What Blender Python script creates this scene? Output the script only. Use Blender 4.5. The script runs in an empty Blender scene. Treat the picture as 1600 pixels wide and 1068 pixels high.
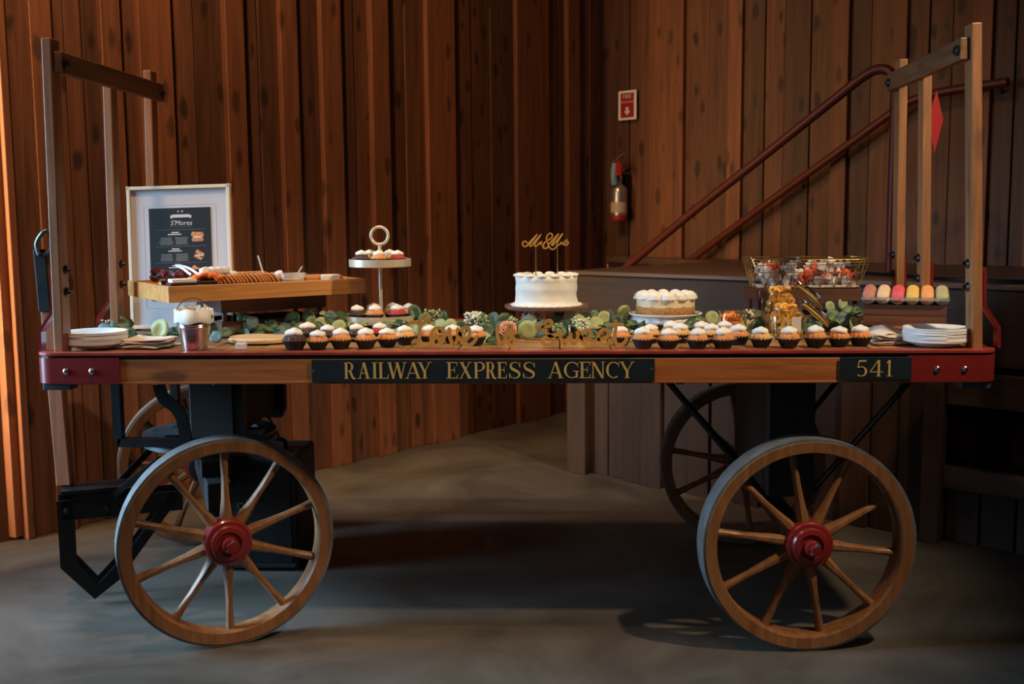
import bpy, bmesh, math, random
from mathutils import Vector, Matrix
random.seed(7)
sc = bpy.context.scene
COL = sc.collection
PI = math.pi

# ---------------------------------------------------------------- camera
CAM = Vector((.1342, -2.8118, 1.1638)); PITCH, YAW, ROLL, FPX = .1136, -.0433, -.0087, 1700.0
_cp, _sp, _cy, _sy = math.cos(PITCH), math.sin(PITCH), math.cos(YAW), math.sin(YAW)
FW = Vector((_sy*_cp, _cy*_cp, -_sp)); _rt = Vector((_cy, -_sy, 0)); _up = _rt.cross(FW)
RT = _rt*math.cos(ROLL) + _up*math.sin(ROLL); UP = _up*math.cos(ROLL) - _rt*math.sin(ROLL)
cd = bpy.data.cameras.new('camera'); cam = bpy.data.objects.new('camera', cd); COL.objects.link(cam)
cam.matrix_world = Matrix(((RT.x, UP.x, -FW.x, CAM.x), (RT.y, UP.y, -FW.y, CAM.y), (RT.z, UP.z, -FW.z, CAM.z), (0, 0, 0, 1)))
cd.sensor_width = 36; cd.lens = FPX*36/1600; cd.clip_start = .05; cd.clip_end = 60
cd.dof.use_dof = True; cd.dof.focus_distance = 3.0; cd.dof.aperture_fstop = 5.6
sc.camera = cam

# ---------------------------------------------------------------- world, lights, exposure
w = bpy.data.worlds.new('world'); sc.world = w; w.use_nodes = True
w.node_tree.nodes['Background'].inputs[0].default_value = (.62, .45, .34, 1)
w.node_tree.nodes['Background'].inputs[1].default_value = .009
def area(name, loc, to, e, col, sx, sy=None, spread=PI):
    l = bpy.data.lights.new(name, 'AREA'); l.energy = e; l.color = col; l.size = sx
    if sy: l.shape = 'RECTANGLE'; l.size_y = sy
    else: l.shape = 'DISK'
    l.spread = spread
    o = bpy.data.objects.new(name, l); COL.objects.link(o); o.location = loc
    o.rotation_euler = (Vector(to)-Vector(loc)).to_track_quat('-Z', 'Y').to_euler(); return o
def spot(name, loc, to, e, col, size, blend, rad):
    l = bpy.data.lights.new(name, 'SPOT'); l.energy = e; l.color = col; l.spot_size = math.radians(size); l.spot_blend = blend; l.shadow_soft_size = rad
    o = bpy.data.objects.new(name, l); COL.objects.link(o); o.location = loc
    o.rotation_euler = (Vector(to)-Vector(loc)).to_track_quat('-Z', 'Y').to_euler(); return o
spot('ceiling_spot_right', (2.2, -1.2, 3.4), (.42, .52, .85), 390, (1, .79, .54), 45, .8, .07)
spot('ceiling_spot_left', (-.2, -.85, 3.8), (-.35, .55, .80), 105, (1, .76, .52), 42, .8, .06)
area('ceiling_lamp', (-1.3, -.5, 4.3), (-1.6, 2.2, 1.5), 43, (1, .62, .33), .3, None, math.radians(108))
area('doorway_daylight', (-2.95, -.10, 1.20), (-.95, .05, .32), 37, (.42, .71, 1), .8, 1.8, math.radians(72))
area('sun_at_door', (-2.35, .42, 1.45), (-1.95, 1.02, 1.35), 24, (1, .72, .38), .22, 2.2, math.radians(80))
area('window_behind_camera', (-1.6, -6.0, 2.6), (0, .3, .7), 11, (.85, .90, 1), 2.2, 1.6)
vs = sc.view_settings; vs.view_transform = 'Standard'; vs.look = 'None'; vs.gamma = 1; vs.use_curve_mapping = False
vs.exposure = 0.0

def ray(x, y): return FW*FPX + RT*(x-800) - UP*(y-534)
def atz(x, y, z):
    d = ray(x, y); return CAM + d*((z-CAM.z)/d.z)
def aty(x, y, Y):
    d = ray(x, y); return CAM + d*((Y-CAM.y)/d.y)
def onplane(x, y, p, n):
    d = ray(x, y); n = Vector(n); return CAM + d*((Vector(p)-CAM).dot(n)/d.dot(n))

# ---------------------------------------------------------------- materials
def nodes(m):
    m.use_nodes = True; nt = m.node_tree; return nt, nt.nodes['Principled BSDF']
MATS = {}
def mat(name, col, rough=.5, metal=0, var=0., vscale=30, bump=0., bscale=120, spec=None, trans=0, ior=1.45, sss=0, coat=0):
    m = bpy.data.materials.new(name); nt, b = nodes(m); N = nt.nodes; L = nt.links
    b.inputs['Base Color'].default_value = (*col, 1); b.inputs['Roughness'].default_value = rough
    b.inputs['Metallic'].default_value = metal; b.inputs['IOR'].default_value = ior
    b.inputs['Transmission Weight'].default_value = trans
    if spec is not None: b.inputs['Specular IOR Level'].default_value = spec
    if sss: b.inputs['Subsurface Weight'].default_value = sss; b.inputs['Subsurface Radius'].default_value = (.01, .008, .006)
    if coat: b.inputs['Coat Weight'].default_value = coat; b.inputs['Coat Roughness'].default_value = .12
    tc = N.new('ShaderNodeTexCoord')
    if var:
        n = N.new('ShaderNodeTexNoise'); n.inputs['Scale'].default_value = vscale; n.inputs['Detail'].default_value = 5
        L.new(tc.outputs['Object'], n.inputs['Vector'])
        r = N.new('ShaderNodeMapRange'); r.inputs[1].default_value = .3; r.inputs[2].default_value = .7
        r.inputs[3].default_value = 1-var; r.inputs[4].default_value = 1+var
        L.new(n.outputs[0], r.inputs[0])
        mx = N.new('ShaderNodeVectorMath'); mx.operation = 'SCALE'; mx.inputs[0].default_value = col
        L.new(r.outputs[0], mx.inputs['Scale']); L.new(mx.outputs[0], b.inputs['Base Color'])
    if bump:
        n = N.new('ShaderNodeTexNoise'); n.inputs['Scale'].default_value = bscale; n.inputs['Detail'].default_value = 4
        L.new(tc.outputs['Object'], n.inputs['Vector'])
        bp = N.new('ShaderNodeBump'); bp.inputs['Strength'].default_value = bump; bp.inputs['Distance'].default_value = .002
        L.new(n.outputs[0], bp.inputs['Height']); L.new(bp.outputs[0], b.inputs['Normal'])
    MATS[name] = m; return m
def wood(name, c1, c2, axis='z', rough=.55, knots=.0, gscale=1.0, rnd=.25, bump=.25, knotcol=(.02, .008, .004)):
    """grain stretched along an axis, a random offset and tone per object, optional knots"""
    m = bpy.data.materials.new(name); nt, b = nodes(m); N = nt.nodes; L = nt.links
    tc = N.new('ShaderNodeTexCoord'); oi = N.new('ShaderNodeObjectInfo')
    off = N.new('ShaderNodeVectorMath'); off.operation = 'SCALE'; off.inputs[0].default_value = (37, 53, 29)
    L.new(oi.outputs['Random'], off.inputs['Scale'])
    ad = N.new('ShaderNodeVectorMath'); ad.operation = 'ADD'; L.new(tc.outputs['Object'], ad.inputs[0]); L.new(off.outputs[0], ad.inputs[1])
    mp = N.new('ShaderNodeMapping'); s = [22*gscale]*3; s['xyz'.index(axis)] = 1.3*gscale; mp.inputs['Scale'].default_value = s
    L.new(ad.outputs[0], mp.inputs[0])
    n = N.new('ShaderNodeTexNoise'); n.inputs['Scale'].default_value = 1.6; n.inputs['Detail'].default_value = 7; n.inputs['Roughness'].default_value = .62; n.inputs['Distortion'].default_value = .6
    L.new(mp.outputs[0], n.inputs['Vector'])
    cr = N.new('ShaderNodeValToRGB'); e = cr.color_ramp.elements
    e[0].position = .32; e[0].color = (*c1, 1); e[1].position = .68; e[1].color = (*c2, 1)
    L.new(n.outputs[0], cr.inputs[0])
    tone = N.new('ShaderNodeMapRange'); tone.inputs[3].default_value = 1-rnd; tone.inputs[4].default_value = 1+rnd
    L.new(oi.outputs['Random'], tone.inputs[0])
    sc_ = N.new('ShaderNodeVectorMath'); sc_.operation = 'SCALE'; L.new(cr.outputs[0], sc_.inputs[0]); L.new(tone.outputs[0], sc_.inputs['Scale'])
    out = sc_.outputs[0]
    if knots:
        mk = N.new('ShaderNodeMapping'); s = [11, 11, 11]; s['xyz'.index(axis)] = 4.6; mk.inputs['Scale'].default_value = s
        L.new(ad.outputs[0], mk.inputs[0])
        wn = N.new('ShaderNodeTexNoise'); wn.inputs['Scale'].default_value = 2.2; L.new(mk.outputs[0], wn.inputs['Vector'])
        wa = N.new('ShaderNodeVectorMath'); wa.operation = 'MULTIPLY_ADD'; wa.inputs[1].default_value = (.3, .3, .3)
        L.new(wn.outputs['Color'], wa.inputs[0]); L.new(mk.outputs[0], wa.inputs[2])
        v = N.new('ShaderNodeTexVoronoi'); v.inputs['Scale'].default_value = 1; L.new(wa.outputs[0], v.inputs['Vector'])
        kr = N.new('ShaderNodeMapRange'); kr.inputs[1].default_value = .13; kr.inputs[2].default_value = .27; kr.inputs[3].default_value = knots; kr.inputs[4].default_value = 0
        kr.interpolation_type = 'SMOOTHSTEP'
        L.new(v.outputs['Distance'], kr.inputs[0])
        mx = N.new('ShaderNodeMix'); mx.data_type = 'RGBA'; mx.inputs[7].default_value = (*knotcol, 1)
        L.new(kr.outputs[0], mx.inputs[0]); L.new(out, mx.inputs[6]); out = mx.outputs[2]
    L.new(out, b.inputs['Base Color']); b.inputs['Roughness'].default_value = rough
    bp = N.new('ShaderNodeBump'); bp.inputs['Strength'].default_value = bump; bp.inputs['Distance'].default_value = .002
    L.new(n.outputs[0], bp.inputs['Height']); L.new(bp.outputs[0], b.inputs['Normal'])
    MATS[name] = m; return m
WALL = wood('redwood_plank', (.075, .026, .011), (.17, .060, .025), 'z', .6, .85, .9, .32)
WALLP = wood('redwood_batten', (.14, .046, .018), (.26, .088, .034), 'z', .6, .6, .9, .22)
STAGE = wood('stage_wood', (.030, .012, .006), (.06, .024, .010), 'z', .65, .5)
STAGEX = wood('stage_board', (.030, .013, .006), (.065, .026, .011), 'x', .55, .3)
STAGET = wood('stage_top_wood', (.10, .055, .036), (.17, .10, .070), 'x', .38, .1)  # lighter than the other stage wood: reflection at grazing view put into the colour
OAKX = wood('oak_beam', (.25, .070, .017), (.48, .155, .037), 'x', .42, .55, 1.3, .05)
OAKZ = wood('oak_post', (.22, .088, .034), (.42, .185, .072), 'z', .5, .35, 1.5, .12)
OAKY = wood('oak_rail', (.13, .058, .026), (.24, .115, .052), 'y', .5, .2, 1.5, .1)
DECKW = wood('deck_plank', (.26, .12, .045), (.46, .25, .10), 'y', .4, .25, 1.2, .15)
WHEELW = wood('wheel_wood', (.16, .062, .022), (.30, .13, .05), 'z', .42, 0, 1.2, .1)
POLEW = wood('pole_wood', (.17, .050, .020), (.32, .11, .042), 'z', .45, .3, 1.3, .1)
TRAYW = wood('tray_wood', (.48, .19, .05), (.70, .33, .10), 'x', .3, 0, 1.2, .05)
CRATEW = wood('crate_wood', (.075, .025, .012), (.17, .062, .030), 'x', .55, .2, 1.6, .2)
BOARDW = wood('board_wood', (.60, .40, .20), (.78, .58, .34), 'x', .5, 0, 1, .05)
STICKW = mat('birch', (.80, .62, .40), .6, var=.1)
RED = mat('red_paint', (.20, .016, .016), .32, var=.12, vscale=9, coat=.3)
REDT = mat('red_edge_paint', (.30, .04, .025), .35, var=.25, vscale=25)
REDR = mat('red_rail_paint', (.12, .022, .013), .4, var=.1)
REDB = mat('bright_red', (.38, .015, .018), .45)
BLACK = mat('black_iron', (.012, .013, .014), .38, .3, var=.3, vscale=20)
IRON = mat('blue_grey_iron', (.10, .12, .13), .38, .5, var=.2, vscale=15)
TIRE = mat('tire_steel', (.18, .185, .19), .45, .35, var=.25, vscale=20)
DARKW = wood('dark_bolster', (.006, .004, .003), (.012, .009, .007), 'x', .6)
CHROME = mat('polished_steel', (.62, .64, .66), .22, 1)
GALV = mat('galvanised_steel', (.60, .62, .64), .24, 1, var=.12, vscale=40)
GOLD = mat('gold_card', (.62, .33, .075), .42, .35, var=.12, vscale=60)
GOLDL = mat('gold_lettering', (.62, .40, .12), .5, .1)
GOLDW = mat('gold_wire', (.72, .52, .22), .25, .9)
CHAMP = mat('champagne_metal', (.70, .58, .42), .35, .35, var=.12, vscale=30)
SIGNB = mat('sign_black', (.010, .016, .020), .42, var=.3, vscale=12)
WHITE = mat('white_paper', (.78, .76, .73), .7, var=.04)
PLATE = mat('white_plate', (.80, .79, .77), .5)
MATB = mat('mat_board', (.52, .50, .52), .75)
FRAMEM = mat('cream_frame', (.72, .62, .46), .4)
POSTER = mat('poster_black', (.014, .016, .018), .5)
PRINTW = mat('print_white', (.62, .58, .54), .6)
PRINTG = mat('print_grey', (.22, .21, .20), .6)
PRINTO = mat('print_brown', (.60, .22, .08), .6, var=.4, vscale=160)
FROST = mat('frosting', (.86, .83, .76), .55, bump=.3, bscale=90, sss=.1)
WHITEC = mat('cream_icing', (.82, .79, .70), .6, bump=.5, bscale=70, sss=.1)
CREAMY = mat('cheesecake_cream', (.80, .66, .40), .6, var=.08, bump=.3)
CRUST = mat('biscuit_crust', (.42, .20, .06), .85, var=.35, vscale=180, bump=.8, bscale=260)
ORANGE = mat('orange_cake', (.72, .27, .07), .6, var=.15, vscale=80, bump=.5, bscale=200)
YELLOW = mat('lemon_cake', (.78, .42, .13), .6, var=.12, vscale=80, bump=.5, bscale=200)
CHOC = mat('chocolate_cake', (.055, .022, .014), .5, var=.2, vscale=80, bump=.5, bscale=200)
REDV = mat('red_velvet_cake', (.50, .025, .025), .55, var=.2, vscale=80, bump=.4, bscale=200)
CUP = mat('black_paper_cup', (.010, .009, .010), .6)
CUPE = mat('cup_edge', (.62, .50, .42), .6)
GLASS = mat('clear_glass', (1, 1, 1), .02, trans=1, ior=1.38)
GLASSREFL = mat('wood_reflection_glass', (.95, .70, .64), .05, trans=.85, ior=1.45)  # reddish tint is the wood's reflection, put into the glass colour
PLAST = mat('clear_plastic', (.95, .93, .86), .15, trans=.8, ior=1.2)
GUMMY = mat('peach_gummy', (.98, .50, .07), .35, var=.15, vscale=60, sss=.15)
GUMMYR = mat('apricot_gummy', (.98, .30, .05), .35, var=.2, vscale=60, sss=.15)
LEAFD = mat('leaf_dark', (.035, .075, .035), .45, var=.2, vscale=40)
LEAFM = mat('leaf_mid', (.10, .16, .065), .5, var=.2, vscale=40)
LEAFP = mat('leaf_pale', (.34, .38, .17), .55, var=.12, vscale=40)
LEAFB = mat('leaf_blue', (.07, .13, .12), .5, var=.15, vscale=40)
STEM = mat('stem', (.09, .10, .03), .7)
PETAL = mat('rose_petal', (.78, .40, .30), .6, var=.1, sss=.1)
PETALW = mat('pale_rose_petal', (.82, .68, .62), .6, sss=.1)
BREATH = mat('tiny_flowers', (.82, .80, .72), .7)
CANDW = mat('candy_white', (.66, .58, .54), .35)
CANDR = mat('candy_red', (.70, .09, .04), .35)
CANDG = mat('candy_grey', (.40, .38, .42), .3)
MARSH = mat('marshmallow', (.84, .80, .78), .7)
CRACK = mat('graham_cracker', (.52, .20, .05), .75, var=.2, vscale=120, bump=.3)
CHBAR = mat('dark_chocolate', (.035, .013, .010), .35)
BERRY = mat('berry_foil', (.11, .014, .018), .25, var=.3, vscale=60)
WRAPO = mat('orange_wrapper', (.80, .17, .02), .4)
NAPK = mat('napkin', (.74, .62, .54), .85)
BLUEG = mat('blue_grey_hose', (.17, .28, .36), .4)
STEELB = mat('steel_extinguisher', (.50, .45, .42), .3, .8)
EXTL = mat('extinguisher_label', (.55, .40, .28), .5, var=.15, vscale=60)
SPEAK = mat('speaker_black', (.016, .017, .018), .6)
FLOORS = None
def floor_mat():
    m = bpy.data.materials.new('polished_concrete'); nt, b = nodes(m); N = nt.nodes; L = nt.links
    tc = N.new('ShaderNodeTexCoord')
    n = N.new('ShaderNodeTexNoise'); n.inputs['Scale'].default_value = 1.7; n.inputs['Detail'].default_value = 8; n.inputs['Roughness'].default_value = .62; n.inputs['Distortion'].default_value = .8
    L.new(tc.outputs['Object'], n.inputs['Vector'])
    cr = N.new('ShaderNodeValToRGB'); e = cr.color_ramp.elements; e[0].position = .3; e[0].color = (.052, .040, .030, 1); e[1].position = .72; e[1].color = (.145, .122, .100, 1)
    L.new(n.outputs[0], cr.inputs[0]); L.new(cr.outputs[0], b.inputs['Base Color'])
    n2 = N.new('ShaderNodeTexNoise'); n2.inputs['Scale'].default_value = 5; n2.inputs['Detail'].default_value = 6; L.new(tc.outputs['Object'], n2.inputs['Vector'])
    r = N.new('ShaderNodeMapRange'); r.inputs[3].default_value = .32; r.inputs[4].default_value = .62; L.new(n2.outputs[0], r.inputs[0]); L.new(r.outputs[0], b.inputs['Roughness'])
    b.inputs['Specular IOR Level'].default_value = .35
    bp = N.new('ShaderNodeBump'); bp.inputs['Strength'].default_value = .12; bp.inputs['Distance'].default_value = .004; L.new(n2.outputs[0], bp.inputs['Height']); L.new(bp.outputs[0], b.inputs['Normal'])
    return m
FLOORM = floor_mat()

# ---------------------------------------------------------------- mesh helpers
class MB:
    def __init__(s): s.bm = bmesh.new(); s.mi = 0
    def _f(s, vs):
        try:
            f = s.bm.faces.new(vs); f.material_index = s.mi; return f
        except ValueError: return None
    def hexa(s, P):
        v = [s.bm.verts.new(p) for p in P]
        for q in ((0,3,2,1),(4,5,6,7),(0,1,5,4),(1,2,6,5),(2,3,7,6),(3,0,4,7)): s._f([v[i] for i in q])
        return s
    def box(s, c, d, rot=None):
        c = Vector(c); P = []
        for z in (-1, 1):
            for x, y in ((-1,-1),(1,-1),(1,1),(-1,1)):
                p = Vector((x*d[0]/2, y*d[1]/2, z*d[2]/2))
                if rot is not None: p = rot @ p
                P.append(c+p)
        return s.hexa(P)
    def beam(s, a, b, wx, wy, u=None):
        """bar from a to b with cross section wx (along u) by wy"""
        a = Vector(a); b = Vector(b); d = (b-a).normalized()
        u = Vector(u) if u else (Vector((1,0,0)) if abs(d.x) < .8 else Vector((0,1,0)))
        u = (u-d*u.dot(d)).normalized(); v = d.cross(u)
        P = [a+u*(sx*wx/2)+v*(sy*wy/2) for sx, sy in ((-1,-1),(1,-1),(1,1),(-1,1))] + [b+u*(sx*wx/2)+v*(sy*wy/2) for sx, sy in ((-1,-1),(1,-1),(1,1),(-1,1))]
        return s.hexa(P)
    def tube(s, pts, r, seg=8, closed=False, flat=None):
        """r number or list; flat=(normal, thickness) makes a flat ribbon of width 2r"""
        pts = [Vector(p) for p in pts]; n = len(pts); rr = r if isinstance(r, (list, tuple)) else [r]*n
        rings = []; pu = None
        for i, p in enumerate(pts):
            if closed: d = pts[(i+1) % n]-pts[i-1]
            else: d = pts[min(i+1, n-1)]-pts[max(i-1, 0)]
            d = d.normalized() if d.length > 1e-9 else Vector((0,0,1))
            if flat:
                nn = Vector(flat[0]); u = d.cross(nn).normalized()
                ring = [p+u*rr[i]+nn*flat[1]/2, p-u*rr[i]+nn*flat[1]/2, p-u*rr[i]-nn*flat[1]/2, p+u*rr[i]-nn*flat[1]/2]
            else:
                if pu is None:
                    pu = Vector((0,0,1)) if abs(d.z) < .9 else Vector((1,0,0))
                u = (pu-d*pu.dot(d))
                u = u.normalized() if u.length > 1e-6 else d.orthogonal().normalized()
                pu = u; v = d.cross(u)
                ring = [p+(u*math.cos(2*PI*k/seg)+v*math.sin(2*PI*k/seg))*rr[i] for k in range(seg)]
            rings.append([s.bm.verts.new(q) for q in ring])
        m = len(rings[0])
        for i in range(n if closed else n-1):
            A = rings[i]; B = rings[(i+1) % n]
            for k in range(m): s._f([A[k], A[(k+1) % m], B[(k+1) % m], B[k]])
        if not closed: s._f(rings[0][::-1]); s._f(rings[-1])
        return s
    def lathe(s, prof, seg=24, c=(0,0,0), rf=None, M=None):
        c = Vector(c); rings = []
        for j, (r, z) in enumerate(prof):
            ring = []
            for k in range(seg):
                a = 2*PI*k/seg; q = r if rf is None else rf(r, a, j)
                zz = z
                if isinstance(q, tuple): q, dz = q; zz = z+dz
                p = Vector((q*math.cos(a), q*math.sin(a), zz))
                if M is not None: p = M @ p
                ring.append(s.bm.verts.new(c+p))
            rings.append(ring)
        for A, B in zip(rings, rings[1:]):
            for k in range(seg): s._f([A[k], A[(k+1) % seg], B[(k+1) % seg], B[k]])
        if prof[0][0] > 1e-6: s._f(rings[0][::-1])
        if prof[-1][0] > 1e-6: s._f(rings[-1])
        return s
    def ring(s, prof, seg=32, c=(0,0,0), M=None):
        """closed profile revolved: prof list of (r,z) loop"""
        c = Vector(c); rings = []
        for k in range(seg):
            a = 2*PI*k/seg; rg = []
            for r, z in prof:
                p = Vector((r*math.cos(a), r*math.sin(a), z))
                if M is not None: p = M @ p
                rg.append(s.bm.verts.new(c+p))
            rings.append(rg)
        m = len(prof)
        for k in range(seg):
            A = rings[k]; B = rings[(k+1) % seg]
            for j in range(m): s._f([A[j], B[j], B[(j+1) % m], A[(j+1) % m]])
        return s
    def ball(s, c, r, sx=1, sy=1, sz=1, seg=10, rings=6, M=None):
        prof = [(r*math.sin(PI*j/rings)*1.0, -r*math.cos(PI*j/rings)) for j in range(rings+1)]
        prof[0] = (r*.02, -r); prof[-1] = (r*.02, r)
        S = Matrix.Diagonal((sx, sy, sz))
        return s.lathe(prof, seg, c, M=(M @ S if M is not None else S))
    def prism(s, poly, o, ex, ey, n, t):
        """polygon (x,y list) in plane o+ex*x+ey*y, extruded t along n"""
        o = Vector(o); ex = Vector(ex); ey = Vector(ey); n = Vector(n)
        A = [s.bm.verts.new(o+ex*x+ey*y) for x, y in poly]; B = [s.bm.verts.new(o+ex*x+ey*y+n*t) for x, y in poly]
        s._f(A[::-1]); s._f(B); k = len(poly)
        for i in range(k): s._f([A[i], A[(i+1) % k], B[(i+1) % k], B[i]])
        return s
    def build(s, name, m, parent=None, smooth=False, bevel=0, origin=None, thing=False):
        bmesh.ops.remove_doubles(s.bm, verts=s.bm.verts, dist=1e-6)
        bmesh.ops.recalc_face_normals(s.bm, faces=s.bm.faces)
        if origin is not None: bmesh.ops.translate(s.bm, verts=s.bm.verts, vec=-Vector(origin))
        me = bpy.data.meshes.new(name); s.bm.to_mesh(me); s.bm.free()
        for mm in (m if isinstance(m, (list, tuple)) else [m]): me.materials.append(mm)
        if smooth: 
            for p in me.polygons: p.use_smooth = True
            if smooth != 'all':
                me.set_sharp_from_angle(angle=math.radians(smooth if smooth is not True else 40))
        o = bpy.data.objects.new(name, me); COL.objects.link(o)
        if parent: o.parent = parent
        if origin is not None: o.location = origin
        if bevel:
            b = o.modifiers.new('bevel', 'BEVEL'); b.width = bevel; b.segments = 2; b.limit_method = 'ANGLE'
        return o
def tag(o, label=None, cat=None, group=None, kind=None):
    if label: o['label'] = label
    if cat: o['category'] = cat
    if group: o['group'] = group
    if kind: o['kind'] = kind
    return o
def thing(name, loc, label, cat, group=None, rz=0):
    o = bpy.data.objects.new(name, None); COL.objects.link(o); o.empty_display_size = .05
    o.location = loc; o.rotation_euler = (0, 0, rz); return tag(o, label, cat, group)
def kids(o): return [c for c in ALLC.get(o.name, [])]
def copy_tree(o, parent=None):
    c = o.copy(); COL.objects.link(c)
    if parent: c.parent = parent
    for ch in o.children: copy_tree(ch, c)
    return c
def spline(pts, per=6, closed=False):
    P = [Vector(p) for p in pts]; n = len(P); out = []
    for i in range(n if closed else n-1):
        if closed: a, b, c, d = P[i-1], P[i], P[(i+1) % n], P[(i+2) % n]
        else: a, b, c, d = P[max(i-1, 0)], P[i], P[i+1], P[min(i+2, n-1)]
        for k in range(per):
            t = k/per
            out.append(.5*((2*b)+(c-a)*t+(2*a-5*b+4*c-d)*t*t+(3*b-a-3*c+d)*t**3))
    if not closed: out.append(P[-1])
    return out
Rz = lambda a: Matrix.Rotation(a, 3, 'Z')
Rx = lambda a: Matrix.Rotation(a, 3, 'X')
Ry = lambda a: Matrix.Rotation(a, 3, 'Y')
H = .8155

# ================================================================= THE SETTING
fl = MB().box((0, 0, -.05), (16, 16, .1)).build('floor', FLOORM); tag(fl, 'grey polished concrete floor', None, None, 'structure')

def plank_wall(root, p0, d, n, bounds, z0, z1, proud, mats, back=.02):
    """vertical planks as separate parts; bounds = distances along d; n faces the room"""
    p0 = Vector(p0); d = Vector(d).normalized(); n = Vector(n).normalized()
    for i, (a, b) in enumerate(zip(bounds, bounds[1:])):
        dep = proud[i]
        m = MB(); g = .0025
        q0 = p0+d*(a+g-(.012 if dep > .021 else 0)); q1 = p0+d*(b-g+(.012 if dep > .021 else 0))
        mid = (q0+q1)/2; A = q0-mid; B = q1-mid
        P = []
        for z in (0, z1-z0):
            P += [A+n*dep+Vector((0,0,z)), B+n*dep+Vector((0,0,z)), B-n*back+Vector((0,0,z)), A-n*back+Vector((0,0,z))]
        m.hexa(P)
        o = m.build('plank', mats[1] if dep > .021 else mats[0], root, bevel=.003)
        o.location = mid+Vector((0,0,z0)); o.rotation_euler = (0, 0, 0)
# left wall
LA = Vector((-1.9, .95, 0)); LD = Vector((1.75, 2.3, 0)).normalized(); LN = Vector((2.3, -1.75, 0)).normalized()
def along(px_, A, D, N, y=150): return (onplane(px_, y, A, N)-A).dot(D)
lb = [38, 50, 76, 104, 132, 160, 183, 218, 262, 305, 352, 375, 405, 437, 458, 500, 526, 553, 578, 600, 632, 664, 703, 735, 765, 803, 850, 868, 883, 898, 920, 944]
lpro = {50, 160, 218, 352, 437, 500, 578, 664, 803, 883}
bl = [along(x, LA, LD, LN) for x in lb]
bl[0] = .115; bl[1] = max(bl[1], .16)
pr = [.032 if x in lpro else (.0 if k % 2 else .006) for k, x in enumerate(lb[:-1])]
wl = MB().box((0, 0, 2.4), (.06, (bl[-1]+.02), 4.8), ).build('wall_left', WALL)
mid = LA+LD*(bl[-1]/2)-LN*.055; wl.location = mid; wl.rotation_euler = (0, 0, math.atan2(LD.y, LD.x)-PI/2)
tag(wl, 'redwood board wall left of the inner corner', None, None, 'structure')
def child_world(root):
    """give planks built in world space the inverse of the root's transform"""
    bpy.context.view_layer.update()
    inv = root.matrix_world.inverted()
    for c in root.children: c.matrix_parent_inverse = inv
plank_wall(wl, LA, LD, LN, bl, .0, 4.7, pr, (WALL, WALLP)); child_world(wl)
# right wall
RA = Vector((.413, 3.99, 0)); RD = Vector((.72, -.694, 0)).normalized(); RN = Vector((-.694, -.72, 0)).normalized()
rb = [944, 984, 1022, 1070, 1108, 1144, 1161, 1195, 1225, 1266, 1307, 1326, 1360, 1397, 1416, 1450, 1486, 1523, 1548, 1585, 1615, 1650, 1700, 1780, 1860, 1950, 2050, 2170, 2300]
rpro = {1144, 1307, 1397, 1022, 1523, 1615}
br = [along(x, RA, RD, RN) for x in rb]; br[0] = .0
pr = [.032 if x in rpro else (.0 if k % 2 else .006) for k, x in enumerate(rb[:-1])]
wr = MB().box((0, 0, 2.4), (.06, (br[-1]+.02), 4.8)).build('wall_right', WALL)
wr.location = RA+RD*(br[-1]/2)-RN*.055; wr.rotation_euler = (0, 0, math.atan2(RD.y, RD.x)-PI/2)
tag(wr, 'redwood board wall behind the stair rails', None, None, 'structure')
plank_wall(wr, RA, RD, RN, br, .0, 4.7, pr, (WALL, WALLP)); child_world(wr)
# door leaf / jamb at far left
dj = thing('door_1', (-1.9, .97, 0), 'orange-lit plank door at the left edge', None); tag(dj, kind='structure'); 
JD = Vector((-.93, .36, 0)).normalized(); JN = Vector((-.36, -.93, 0)).normalized()
plank_wall(dj, LA+LD*.085-LN*.01, JD, JN, [0, .05, .20, .36, .52, .68, .84, 1.0], .012, 4.7, [.03, .0, .006, .0, .006, 0, .006], (WALLP, WALLP)); child_world(dj)
tr = MB().beam(LA+LD*.108, LA+LD*.108+Vector((0, 0, 4.7)), .03, .06, LD).build('trim_1', WALLP, bevel=.004); tag(tr, 'square redwood corner post beside the door', None, None, 'structure')

# stage (raised platform) at right
SA = Vector((.182, 2.127, 0)); SD = Vector((1.534, -1.267, 0)).normalized(); SN = Vector((SD.y, -SD.x, 0)).normalized()
if SN.y > 0: SN = -SN
SZ = .925
stage = thing('stage_platform', SA, 'dark wooden raised stage with plank skirt behind the wagon, right half', 'stage')
def sal(px_, y): return (onplane(px_, y, SA, SN)-SA).dot(SD)
Lf = 3.4
m = MB()
q = [SA+SD*0, SA+SD*Lf, SA+SD*Lf-SN*2.2, RA+RD*2.2+RN*.03, RA+RD*.05+RN*.03, SA-SN*1.2]
vs_ = [(p.x, p.y) for p in q]
o = MB().prism(vs_, (0,0,SZ-.035), (1,0,0), (0,1,0), (0,0,1), .035).build('stage_top', STAGET, stage)
AZ = math.atan2(SD.y, SD.x)
def sboard(nm, s0, s1, z0, z1, off, th):
    o = MB().box((0, 0, 0), (s1-s0, th, z1-z0)).build(nm, STAGEX, stage, bevel=.004)
    o.location = SA+SD*((s0+s1)/2)+SN*off+Vector((0, 0, (z0+z1)/2)); o.rotation_euler = (0, 0, AZ); return o
sboard('fascia_board', 0, Lf, SZ-.28, SZ-.02, .012, .024)
ob_ = sboard('nosing', 0, Lf, SZ-.018, SZ+.001, .016, .034); ob_.data.materials.clear(); ob_.data.materials.append(STAGET)
q_ = [SA+SD*(.95+.22*k)-SN*(.30+.10*math.sin(k*1.3)-.03*k)+Vector((0, 0, SZ+.006)) for k in range(12)]
cb_ = MB().tube(spline(q_, 5), .006, 6).build('black_cable', MATS['black_iron'], None, smooth=True); tag(cb_, 'black cable lying along the raised stage on the right', 'cable')
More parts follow.
